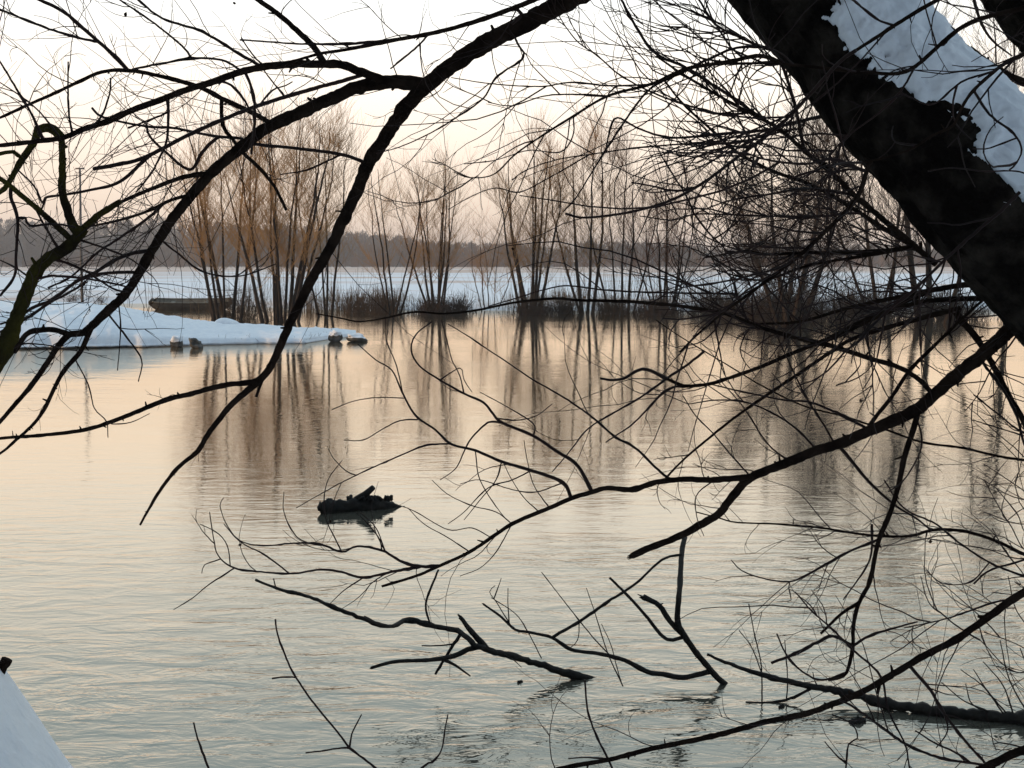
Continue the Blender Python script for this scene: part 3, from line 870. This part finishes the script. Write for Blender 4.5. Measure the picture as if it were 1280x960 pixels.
br('R',3,2,'1058,842 1027,850 1004,840 984,820 971,792')
br('R',11,7,'1195,390 1201,400 1221,423 1247,467 1264,500 1274,515 1290,550 1320,600',3.5)
br('R',4,3,'1220,443 1254,487 1271,520 1280,553 1300,600')
br('R',3,2,'1290,545 1247,517 1217,493',3.4)
br('R',2.5,1.5,'1300,555 1280,545 1216,525',3.4)
br('R',6,1.5,'1340,580 1280,575 1247,570 1204,560 1154,553 1107,537 1084,530 1054,520 1004,507 954,483 904,453 854,423 820,400',(3.5,4.2))
br('R',4,1.5,'1084,534 1020,505 980,500 930,490 887,480')
br('R',3,1.5,'1021,560 985,528 940,505 900,500 860,505')
br('R',3,1.5,'1045,553 1010,500 980,440 965,405')
br('R',2.5,1.2,'987,575 960,555 930,510 900,475')
br('R',2.5,1.2,'940,597 915,570 890,540 870,520 854,495')
br('R',1.8,1,'890,600 870,620 872,650 880,670')
br('R',2,1,'1045,482 1072,472 1090,455 1095,420')
br('R',1.8,1,'1055,470 1075,455 1072,430')
br('R',2.5,1.5,'1158,525 1150,565 1130,600 1110,615')
br('R',3.5,1.5,'1090,655 1087,700 1054,750',4.2)
br('R',16,6,'1560,640 1440,680 1340,708 1280,740 1237,770 1194,800 1154,820 1121,840 1081,863 1041,880 1004,893 954,903 904,917 854,928 810,937 760,950 704,960 640,978 600,1000',(3.15,3.0))
br('R',16,13,'1420,880 1340,912 1280,937 1254,948 1220,965',2.9)
br('R',9,2,'1400,760 1330,715 1280,693 1247,677 1214,666 1187,662 1164,663 1137,670 1101,670 1071,667 1027,660 971,655 921,653 897,647 870,640',(3.3,4.2))
br('R',5,2,'1052,556 1054,562 1087,603 1121,633 1144,647 1164,663')
br('R',4,2,'1350,740 1280,720 1237,703 1197,677 1170,655 1130,635 1105,600',3.3)
br('R',4,2.5,'1330,680 1280,700 1237,713 1217,730',3.3)
br('R',2,1.2,'1237,703 1214,727 1181,730 1159,715')
br('R',3.5,1.2,'1100,675 1067,687 1041,700 1011,717 987,727 954,723 927,713 914,700')
br('R',1.5,1,'987,727 986,735 989,750 984,752')
br('R',3,1.2,'1261,743 1227,758 1187,772 1154,780 1130,785')
br('R',2.5,1,'1215,800 1181,770 1161,753 1151,720')
br('R',3.2,1.5,'1107,857 1094,837 1067,813 1041,787 1014,763 994,740')
br('R',4.5,2.5,'1137,835 1161,860 1181,893 1207,927 1231,953 1250,975')
br('R',3.5,3,'1235,955 1187,950 1154,940 1127,927 1094,903 1064,882 1050,875')
br('R',3,2,'1215,948 1204,943 1171,930 1144,913')
br('R',3,2,'1105,850 1111,890 1131,930 1137,962')
br('R',2.5,1.5,'1057,965 1061,930 1072,923 1065,905 1040,893')
br('R',2.5,1.5,'1057,955 1044,943 1031,927')
br('R',2.5,1.5,'1180,893 1184,915 1170,935')
for s in ('1300,680 1270,640 1245,610','1300,700 1262,655 1230,600','1330,650 1275,610 1230,580','1330,760 1265,700 1240,660','1330,820 1275,770 1260,720','1340,790 1290,750 1240,740',
          '1330,850 1280,810 1230,790','1330,830 1270,840 1225,800','1340,640 1280,655 1230,640'):
    br('R',2.6,1.2,s,3.4)
# second trunk at the top right corner
br('K',150,170,'1090,-260 1180,-130 1262,-32 1330,35 1420,130 1520,260 1640,470 1720,700 1750,960',(4.0,4.2))
br('K',5,2,'1215,-10 1225,25 1240,50 1265,70',3.9)
# fallen branch in mid water
br('F1',3.5,10,'320,725 350,737 383,745 427,763 484,783 510,775 544,783 577,791 594,806 614,813 647,822 680,832 710,842 737,849 765,856',[.80,.75,.5,.42,.12,-.07])
br('F1',5,9,'575,771 590,790 609,809')
br('F1',4.5,3,'577,790 564,810 550,833 544,843')
br('F1',7,4,'600,809 585,812 567,820 537,825 494,827 464,835')
br('F1',4,2,'557,827 570,833 588,845')
br('F1',3,2.5,'538,779 532,755 548,712')
br('F1',2.5,1.5,'567,808 550,808 527,807')
br('F1',2,1,'625,815 640,823 652,834')
br('F1',2,1.2,'345,733 342,722')
br('F1',4,1.5,'484,782 470,778 455,770')
# second fallen branch
br('F2',9,8,'917,864 897,847 871,817 854,792 847,773 850,730 852,693 856,672',[-.08,.3,.7,.98])
br('F2',8,8,'852,797 837,777 824,757 804,746')
br('F2',5,3,'850,799 832,800 810,773 787,747 762,722')
br('F2',9,3,'890,838 871,843 854,847 830,843 810,840 780,825 747,817 714,812 690,797 660,790 644,787 625,770 604,755')
br('F2',4,3,'690,797 724,777 760,752 794,730 827,700 852,693')
br('F2',1.8,1,'779,858 760,817 744,767 733,735')
br('F2',1.8,1,'765,822 740,795 704,750 677,715')
br('F2',1.5,1,'637,778 635,755 635,735')
br('F2',1.5,1,'640,785 622,755 612,740 619,732')
br('F2',1.5,1,'677,823 660,790 644,767 614,747')
br('F2',1.5,1,'620,745 627,722')
br('F2',1.5,1,'775,855 765,810 752,780')
br('F2',1.5,1,'724,777 722,800 710,812')
# fallen trunk at lower right
br('F3',3.5,24,'884,818 917,832 964,847 1021,859 1067,868 1101,878 1147,886 1204,892 1280,899 1380,910 1500,930',[.30,.12,.03,.03,.03,.03])
br('F3',4,3,'1017,860 997,870 967,878 932,878')
for s in ('1264,896 1237,867 1217,837','1256,896 1231,860 1201,837','1251,894 1207,877 1177,853','1267,896 1254,857 1229,827','1290,900 1262,850 1250,800','1240,892 1215,880 1207,855','1310,905 1290,850 1275,810'):
    br('F3',2.4,1.2,s)
br('F3',2,1.2,'954,872 951,827 944,797 936,755')
br('F3',1.6,1,'952,842 940,810 924,788')
br('F3',1.8,1.2,'987,879 984,840 981,800')
br('F3',2,1.2,'1021,880 1019,860 1016,840')
# shoots on the near bank
br('X1',3.6,2.2,'560,1140 520,1040 480,975 467,958 437,935 427,921 393,880 370,847 358,823 347,793 344,774',3.3)
br('X1',2.4,1.8,'370,846 355,846 340,848')
br('X1',2.4,2,'437,935 427,935 400,939 382,941')
br('X1',2.4,1.8,'437,934 440,917 447,903 452,893')
br('X2',3.4,2.2,'290,1130 275,1020 265,975 257,950 247,923 242,903',3.3)
br('X3',3,1.8,'430,1135 480,1020 527,960 540,953 552,937 556,913 560,893',3.3)
br('X4',3.4,2.2,'810,1135 790,1030 765,960 747,923 735,890 731,850',3.3)
br('X4',2.4,1.6,'758,950 732,947 710,948')
br('Y',9,14,'-60,900 -20,860 0,838 9,824',3.2)
br('Y',5,3,'-8,843 2,850 3,856')

# ---------------------------------------------------------------- build them
def catmull(v, step):
    n = len(v)
    if n == 2: v = np.array([v[0], (v[0] + v[1]) / 2, v[1]]); n = 3
    ext = np.concatenate([[2 * v[0] - v[1]], v, [2 * v[-1] - v[-2]]])
    outp, par = [], []
    for i in range(n - 1):
        p0, p1, p2, p3 = ext[i:i + 4]
        m = max(1, int(np.linalg.norm(p2 - p1) / step))
        for t in np.arange(m) / m:
            outp.append(.5 * ((2 * p1) + (p2 - p0) * t + (2 * p0 - 5 * p1 + 4 * p2 - p3) * t * t + (3 * p1 - p0 - 3 * p2 + p3) * t ** 3)); par.append(i + t)
    outp.append(v[-1]); par.append(n - 1)
    return np.array(outp), np.array(par)

class Owner: pass
OW = {}
def owner(key, name, loc, label, cat, mat_b, mat_t, dep, rate, group=None):
    o = Owner(); o.root = tag(empty(name, loc), label, cat, group); o.mat_b, o.mat_t, o.dep, o.rate = M[mat_b], M[mat_t], dep, rate
    o.placed = []          # (px array Nx2, depth N, branch record)
    o.recs = []
    OW[key] = o
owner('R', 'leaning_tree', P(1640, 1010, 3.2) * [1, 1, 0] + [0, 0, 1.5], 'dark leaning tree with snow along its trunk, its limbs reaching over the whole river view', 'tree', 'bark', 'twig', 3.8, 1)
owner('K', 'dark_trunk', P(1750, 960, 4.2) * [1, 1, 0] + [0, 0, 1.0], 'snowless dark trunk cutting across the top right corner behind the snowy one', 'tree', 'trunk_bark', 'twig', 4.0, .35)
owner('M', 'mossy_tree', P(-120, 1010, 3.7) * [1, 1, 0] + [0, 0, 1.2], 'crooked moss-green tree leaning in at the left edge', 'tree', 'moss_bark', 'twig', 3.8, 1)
owner('F1', 'fallen_branch', ground(740, 850), 'long thin fallen branch with a forked stub lying in the water below the log', 'branch', 'log', 'log', 8.6, 0, 'fallen branches in the water')
owner('F2', 'fallen_branch', ground(917, 864), 'crooked fallen branch with an upright broken limb, right of the long thin one', 'branch', 'log', 'log', 8.6, 0, 'fallen branches in the water')
owner('F3', 'fallen_branch', ground(1204, 892), 'thick fallen trunk lying in the water at lower right with fine upright shoots', 'branch', 'log', 'log', 8.2, 0, 'fallen branches in the water')
GX = 'young shoots on the near bank'
owner('X1', 'bare_shoot', P(560, 1140, 3.3), 'tallest bare shoot on the near bank, with three side twigs', 'shoot', 'twig', 'twig', 3.3, 0, GX)
owner('X2', 'bare_shoot', P(290, 1130, 3.3), 'short straight bare shoot, leftmost at the lower edge', 'shoot', 'twig', 'twig', 3.3, 0, GX)
owner('X3', 'bare_shoot', P(430, 1135, 3.3), 'curved bare shoot bending upright right of the tallest one', 'shoot', 'twig', 'twig', 3.3, 0, GX)
owner('X4', 'bare_shoot', P(810, 1135, 3.3), 'bare shoot in front of the long low limb, bottom middle', 'shoot', 'twig', 'twig', 3.3, 0, GX)
owner('Y', 'broken_stick', P(-60, 900, 3.2), 'broken dark stick poking out above the snow hump in the lower left corner', 'stick', 'bark', 'bark', 3.2, 0)

class Rec: pass
TRUNK_AX = np.array([(700, -420), (780, -290), (840, -200), (900, -130), (963, -58), (1016, -5), (1069, 55), (1123, 122), (1183, 175), (1233, 235), (1300, 305), (1365, 370), (1450, 470), (1540, 620), (1600, 780), (1632, 920), (1650, 1060)], float)
def base_w(t): return max(t[1], t[2])
order = sorted(range(len(T)), key=lambda i: (-(T[i][4] is not None and isinstance(T[i][4], (tuple, list))), -base_w(T[i])))
TRUNK_D = np.interp(np.arange(17), [0, 4, 9, 16], [3.7, 3.4, 3.12, 3.2])
TRUNK_R = np.interp(np.arange(17), [0, 4, 9, 12, 16], [58, 68, 84, 94, 165])

for i in order:
    o_key, w0, w1, v, dspec = T[i]
    o = OW[o_key]
    if w1 > w0 and not isinstance(dspec, (tuple, list)): v = v[::-1]; w0, w1 = w1, w0
    if o_key == 'R' and v[0][0] > 1285 and v[0][1] > 330 and w0 < 22:
        bx = float(np.interp(v[0][1] + 60, TRUNK_AX[:, 1], TRUNK_AX[:, 0])) - 30
        v = np.concatenate([[(bx, v[0][1] + 70)], [((bx + v[0][0]) / 2, v[0][1] + 22)], v])
    px, par = catmull(v, 5.0)
    Lp = np.concatenate([[0], np.cumsum(np.linalg.norm(np.diff(px, axis=0), axis=1))]); u = Lp / Lp[-1]
    host = None; d0 = o.dep + rng.normal(0, .15)
    if dspec is None or not isinstance(dspec, (tuple, list)):
        best = 1e9
        for (pp, dd, rec) in o.placed:
            dist = np.linalg.norm(pp - px[0], axis=1); j = int(np.argmin(dist))
            if dist[j] < best: best = dist[j]; bj = (pp[j], dd[j], rec)
        if best < 26 and dspec is None:
            host = bj[2]; d0 = bj[1]
            px = px + (bj[0] - px[0])[None] * (np.clip(1 - Lp / 40, 0, 1) ** 2)[:, None]
        elif dspec is None and 0 < px[0][0] < 1280 and 0 < px[0][1] < 960 and w0 > 2:
            print('unattached', o_key, w0, px[0], best)
    if isinstance(dspec, list):
        zz = np.interp(u, np.linspace(0, 1, len(dspec)), dspec)
        dep = np.array([(ground(a, b, z_) - CAM) @ FWD for (a, b), z_ in zip(px, zz)])
    elif isinstance(dspec, tuple): dep = dspec[0] + (dspec[1] - dspec[0]) * u
    else:
        if dspec is not None: d0 = dspec
        sl_ = rng.uniform(-.30, .45) * (Lp[-1] / F) * d0
        if o_key in ('F1', 'F2', 'F3'): sl_ *= .25
        if o_key[0] in 'XY': sl_ = 0
        dep = d0 + sl_ * u
        dep = np.maximum(dep, 2.4)
    wpx = w0 + (w1 - w0) * u
    if o_key == 'R' and w0 > 5: wpx = wpx * .80
    if o_key == 'F2' and w0 > 5: wpx = wpx * .84
    P3 = np.array([P(a, b, dd) for (a, b), dd in zip(px, dep)])
    rad = wpx * .5 * dep / F
    rec = Rec(); rec.P, rec.r, rec.w0, rec.host, rec.px, rec.key, rec.idx = P3, rad, w0, host, px, o_key, i
    o.placed.append((px, dep, rec)); o.recs.append(rec)
    if host is None and o_key == 'R': pass

def knobbly(P3, rad, seed, amp=.10, big=1):
    r = np.random.default_rng(seed); n = len(P3)
    f = 1 + amp * np.array([fbm(k * .45, seed * 3.7, 0) for k in range(n)]) + (.05 if big < 5 else .03) * r.normal(0, 1, n)
    for k in range(max(1, n // 9)):                       # nodes and bud scars
        c = r.integers(0, n); g_ = r.uniform(.15, .5) if big < 5 else r.uniform(.03, .16); f[c] += g_
        if c + 1 < n: f[c + 1] += g_ * .5
        if c > 0: f[c - 1] += g_ * .4
    q = P3 + r.normal(0, 1, P3.shape) * (rad * (.13 if big < 5 else .05))[:, None]
    q[0] = P3[0]
    return q, rad * f

def whip(p, t, length, r0, r, n=9, curl=.9, damp=.55):
    """one slender curved twig"""
    perp = r.normal(0, 1, 3); perp -= t * perp.dot(t); perp /= np.linalg.norm(perp) + 1e-9
    a = r.uniform(.45, 1.05)
    dv = t * math.cos(a) + perp * math.sin(a); dv[1] *= damp; dv /= np.linalg.norm(dv)
    cv = r.normal(0, 1, 3) * curl; cv[1] *= .5; cv[2] += .35
    pts = [p]; st = length / (n - 1)
    for k in range(n - 1):
        dv = dv + cv * (1.0 / (n - 1)) * .8 + r.normal(0, .12, 3); dv /= np.linalg.norm(dv)
        pts.append(pts[-1] + dv * st)
    return np.array(pts)

def px_of(p):
    q = p - CAM; dd = q @ FWD
    return 640 + F * (q @ RGT) / dd, 480 - F * (q @ UPV) / dd, dd

TA, TB = np.array((963, -58.)), np.array((1365, 370.)); TN = np.array((.73, -.684))
def rate_at(x, y):
    pd = (np.array((x, y)) - TA) @ TN
    if -80 < pd < 150 and y < 420 and x > 860: return .012
    if x < 60 and 200 < y < 460: return .050
    if x < 470 and y < 90: return .042
    if x < 330 and y < 440: return .040
    if x > 880 and y < 430: return .075
    if x > 1050 and y > 720: return .030
    if x > 820: return .022
    if y < 330: return .024
    if 420 < x < 760 and y > 480 and y < 720: return .014
    return .003

nbranch = 0
for key, o in OW.items():
    rr = np.random.default_rng(sum(map(ord, key)) + 5)
    host_objs = {}
    own_w = {}
    # which records are their own branch part
    for rec in sorted(o.recs, key=lambda q: -q.w0):
        lim = 3.3 if key in ('R', 'M') else 2.9
        rec.part = rec if (rec.w0 >= lim or rec.host is None) else None
    def part_of(rec):
        while rec.part is None:
            rec = rec.host
        return rec
    tw = {}
    for rec in o.recs:
        Pk, rk = knobbly(rec.P, rec.r, rec.idx + 1, .07 if rec.w0 > 5 else .06, rec.w0)
        if key == 'K' and rec.w0 > 100: continue
        sides = 12 if rec.w0 > 16 else 8 if rec.w0 > 7 else 6 if rec.w0 > 3 else 5
        if rec.part is rec:
            mb = MB(); mb.tubes(Pk, rk, sides, cap=True)
            heavy = rec.w0 > 5
            if rec.w0 > 6:
                for k in range(2, len(Pk) - 2):
                    if rr.uniform() < .13:
                        t = Pk[k + 1] - Pk[k - 1]; t /= np.linalg.norm(t); pv = np.cross(t, rr.normal(0, 1, 3)); pv /= np.linalg.norm(pv)
                        L_ = rk[k] + rr.uniform(.004, .022); q0 = Pk[k]; q1 = q0 + (pv * .9 + t * rr.uniform(-.2, .7)) * L_
                        r_ = min(.007, rk[k] * .6) * rr.uniform(.5, 1)
                        mb.tubes([q0, (q0 + q1) / 2, q1], [r_ * 1.3, r_, r_ * .6], 5, cap=True)
            if rec.w0 > 5 and rk[-1] > .006 and key in ('R', 'F1', 'F2', 'Y'):
                t = Pk[-1] - Pk[-2]; t /= np.linalg.norm(t)
                for k in range(7):
                    pv = np.cross(t, rr.normal(0, 1, 3)); pv /= np.linalg.norm(pv); q0 = Pk[-1] + pv * rk[-1] * rr.uniform(.1, .7) - t * rk[-1]
                    mb.tubes([q0, q0 + t * rk[-1] * rr.uniform(1.3, 3.2)], [rk[-1] * .42, rk[-1] * .08], 5, cap=True)
            rec.obj = mb.build('branch' if key not in ('X1', 'X2', 'X3', 'X4') else 'stem', o.mat_b if heavy else o.mat_t, o.root)
        else:
            tw.setdefault(id(part_of(rec)), (part_of(rec), MB()))[1].tubes(Pk, rk, sides)
    # fine random twigs
    if o.rate:
        for rec in o.recs:
            if rec.w0 < 2.4: continue
            pr = part_of(rec)
            n = len(rec.P)
            for k in range(1, n - 1):
                x, y = rec.px[k]
                if not (-90 < x < 1370 and -90 < y < 1000): continue
                if rr.uniform() > rate_at(x, y) * 5.0 * o.rate: continue
                t = rec.P[min(k + 1, n - 1)] - rec.P[k - 1]; t /= np.linalg.norm(t)
                dd = rec.P[k][1]
                Lw = rr.lognormal(math.log(.20), .55) * (1.25 if y < 330 else .9)
                Lw = min(Lw, .62)
                r0 = rr.uniform(.0011, .0020) * (1.5 if x > 880 and y < 430 else 1.0)
                p = whip(rec.P[k], t, Lw, r0, rr)
                mbt = tw.setdefault(id(pr), (pr, MB()))[1]
                mbt.tubes(p, np.linspace(r0, r0 * .4, 9), 4)
                for _ in range(rr.integers(0, 4)):
                    j = rr.integers(2, 8); t2 = p[j] - p[j - 1]; t2 /= np.linalg.norm(t2)
                    p2 = whip(p[j], t2, Lw * rr.uniform(.25, .6), r0 * .6, rr, 6)
                    mbt.tubes(p2, np.linspace(r0 * .7, r0 * .35, 6), 3)
    for pr, mbt in tw.values():
        mbt.build('twig_sprays', o.mat_t, pr.obj if hasattr(pr, 'obj') else o.root)

# dead leaves and seed heads caught on the twigs
for (x, y, s) in ((157, 18, 9), (413, 652, 7), (300, 681, 7), (553, 267, 5), (752, 227, 6), (790, 229, 5), (641, 311, 6), (1076, 501, 7), (293, 4, 6), (607, 202, 4), (1163, 677, 8)):
    best = min(((np.linalg.norm(pp - (x, y), axis=1).min(), dd[np.argmin(np.linalg.norm(pp - (x, y), axis=1))]) for pp, dd, rec in OW['R'].placed))
    c = P(x, y, best[1]); k = best[1] / F; r = np.random.default_rng(int(x)); mb = MB()
    for q in range(5):
        a = r.normal(0, 1, 3); a /= np.linalg.norm(a); b = np.cross(a, r.normal(0, 1, 3)); b /= np.linalg.norm(b); nn = np.cross(a, b)
        h = s * k * .5
        mb.add([c - a * h * .8, c + b * h * .5 + nn * h * .3, c + a * h * .9, c - b * h * .5 + nn * h * .25], [[0, 1, 2, 3]])
    mb.build('dead_leaf', M['leaf'], OW['R'].root, smooth=False)

# ---------------------------------------------------------------- the two thick trunks
def thick_trunk(root, AX, DD, RR, mat, snow, seed, nseg=260, sides=90):
    s = np.linspace(0, len(AX) - 1, nseg)
    k0 = np.arange(len(AX))
    # smooth the axis
    ax = np.stack([np.interp(s, k0, AX[:, i]) for i in range(2)], 1)
    ker = np.hanning(23); ker /= ker.sum()
    ax = ax + np.array((-6, 2)) if snow else ax
    axp = np.pad(ax, ((11, 11), (0, 0)), mode='edge'); sm = np.stack([np.convolve(axp[:, i], ker, 'valid') for i in range(2)], 1)
    sm[:8] = ax[:8]; sm[-8:] = ax[-8:]; ax = sm
    dep = np.interp(s, k0, DD); rp = np.interp(s, k0, RR)
    P3 = np.array([P(a, b, dd) for (a, b), dd in zip(ax, dep)])
    rad = rp * dep / F
    tan = np.gradient(P3, axis=0); tan /= np.linalg.norm(tan, axis=1, keepdims=True)
    n2 = -FWD[None] - tan * (tan @ -FWD)[:, None]; n2 /= np.linalg.norm(n2, axis=1, keepdims=True)
    n1 = np.cross(tan, n2); n1 *= np.sign(n1[:, 2])[:, None]      # towards upper right
    arc = np.concatenate([[0], np.cumsum(np.linalg.norm(np.diff(P3, axis=0), axis=1))])
    rows = []
    for i in range(nseg):
        row = []
        for j in range(sides):
            a = j * 2 * math.pi / sides
            ca, sa = math.cos(a), math.sin(a)
            rid = 1 - abs(mnoise.noise(Vector((ca * 4.2 + seed, sa * 4.2, arc[i] * 3.2)))) * 2
            d_ = 1 + .05 * fbm(ca * 1.2, sa * 1.2, arc[i] * 2 + seed) + .075 * rid + .04 * fbm(ca * 9, sa * 9, arc[i] * 14 + seed)
            row.append(P3[i] + rad[i] * d_ * (ca * n1[i] + sa * n2[i]))
        rows.append(row)
    mb = MB(); mb.grid(rows, wrap=True)
    tr = mb.build('trunk', mat, root)
    if snow:
        ang = np.linspace(R(-95), R(155), 220); segs = 620
        ss = np.linspace(0, nseg - 1, segs)
        V, keep = [], []
        for si in ss:
            i0 = min(int(si), nseg - 2); f = si - i0
            lerp = lambda A: A[i0] * (1 - f) + A[i0 + 1] * f
            c, nn1, nn2, rr_, ar = lerp(P3), lerp(n1), lerp(n2), lerp(rad), lerp(arc)
            for a in ang:
                ca, sa = math.cos(a), math.sin(a)
                lim = R(float(np.interp(si / (nseg - 1) * 16, [4, 6, 9, 12], [112, 106, 88, 66]))) + R(8) * math.sin(ar * 3.1)
                fld = min((lim - a) / R(30), (a - R(-92)) / R(20)) + 1.1 * fbm(a * rr_ * 9 + 3, ar * 7.0, 1.5, 5) + .45 * fbm(a * rr_ * 34, ar * 28, 4.5, 3)
                th = .046 * (1 - math.exp(-max(fld, 0) * 1.3)) * (1 + .18 * fbm(ca * 2, sa * 2, ar * 3)) - (.012 if fld < 0 else 0) + .004
                th += (.012 * fbm(a * rr_ * 8, ar * 6, 7) + .006 * fbm(a * rr_ * 26, ar * 22, 2)) * min(1, max(fld, 0) * 2)
                V.append(c + (rr_ * 1.04 + th) * (ca * nn1 + sa * nn2)); keep.append(fld > -.03)
        V = np.array(V); keep = np.array(keep).reshape(segs, len(ang))
        idx = np.arange(len(V)).reshape(segs, len(ang))
        K = keep[:-1, :-1] | keep[1:, :-1] | keep[:-1, 1:] | keep[1:, 1:]
        q = np.stack([idx[:-1, :-1], idx[:-1, 1:], idx[1:, 1:], idx[1:, :-1]], -1)[K]
        mb = MB(); mb.add(V, q); mb.build('snow_cover', M['trunk_snow'], tr)
thick_trunk(OW['R'].root, TRUNK_AX, TRUNK_D, TRUNK_R, M['trunk_bark'], True, 2)
kr = [q for q in OW['K'].recs if q.w0 > 100][0]
kv = np.array([(1140, -260), (1240, -130), (1318, -32), (1388, 35), (1470, 130), (1520, 260), (1640, 470), (1720, 700), (1750, 980)], float)
thick_trunk(OW['K'].root, kv, np.linspace(4.0, 4.3, 9), np.linspace(72, 110, 9), M['trunk_bark'], False, 7, 160, 60)

# ---------------------------------------------------------------- thin winter haze
mb = MB(); mb.box((0, 2440, 18), (5200, 5000, 50))
mh = bpy.data.materials.new('haze_air'); mh.use_nodes = True
hn, hl = mh.node_tree.nodes, mh.node_tree.links
hn.clear()
ho = hn.new('ShaderNodeOutputMaterial'); hv = hn.new('ShaderNodeVolumePrincipled')
hv.inputs['Color'].default_value = (.92, .9, .9, 1); hv.inputs['Density'].default_value = .0005
hl.new(hv.outputs[0], ho.inputs['Volume'])
tag(mb.build('haze', mh, smooth=False), kind='stuff')

# ---------------------------------------------------------------- the leaning tree's crown, unseen overhead, added to shade the near snow and bark
r = np.random.default_rng(77); mb = MB()
top = P(700, -420, 3.7)
st = []
for k in range(26):
    a = r.uniform(0, 2 * math.pi); dv = np.array((math.cos(a) * .8 - .25, math.sin(a) * .8 - .55, r.uniform(.25, 1.0))); st.append(dv / np.linalg.norm(dv))
st = np.array(st); p0 = np.repeat(top[None], 26, 0)
lim = bezier_paths(p0, st, r.uniform(2.5, 6.0, 26), .05, 12, .012, r)
mb.tubes(lim, np.linspace(.07, .012, 12)[None] * r.uniform(.6, 1.2, (26, 1)), 6)
p1, t1, q1, _ = pick(lim, 420, r, .15, 1.0)
b2 = bezier_paths(p1, unit(t1 * .5 + unit(r.normal(0, 1, (420, 3))) * .6), r.uniform(.6, 2.0, 420), .08, 7, .02, r)
mb.tubes(b2, np.linspace(.016, .004, 7)[None] * np.ones((420, 1)), 4)
p1, t1, q1, _ = pick(b2, 5000, r, .1, 1.0)
b3 = bezier_paths(p1, unit(t1 * .5 + unit(r.normal(0, 1, (5000, 3))) * .6), r.uniform(.25, .9, 5000), .03, 5, .03, r)
# keep the picture itself free of anything not traced from it
q = b3 - CAM; dd = q @ FWD; X = 640 + F * q[..., 0] / np.maximum(dd, .05); Y = 480 - F * (q @ UPV) / np.maximum(dd, .05)
ok = ~((dd > .05) & (X > -60) & (X < 1340) & (Y > -60)).any(1)
mb.tubes(b3[ok], np.full((ok.sum(), 1), .0035) * np.linspace(1, .5, 5)[None], 3)
mb.build('crown', M['bark'], OW['R'].root)
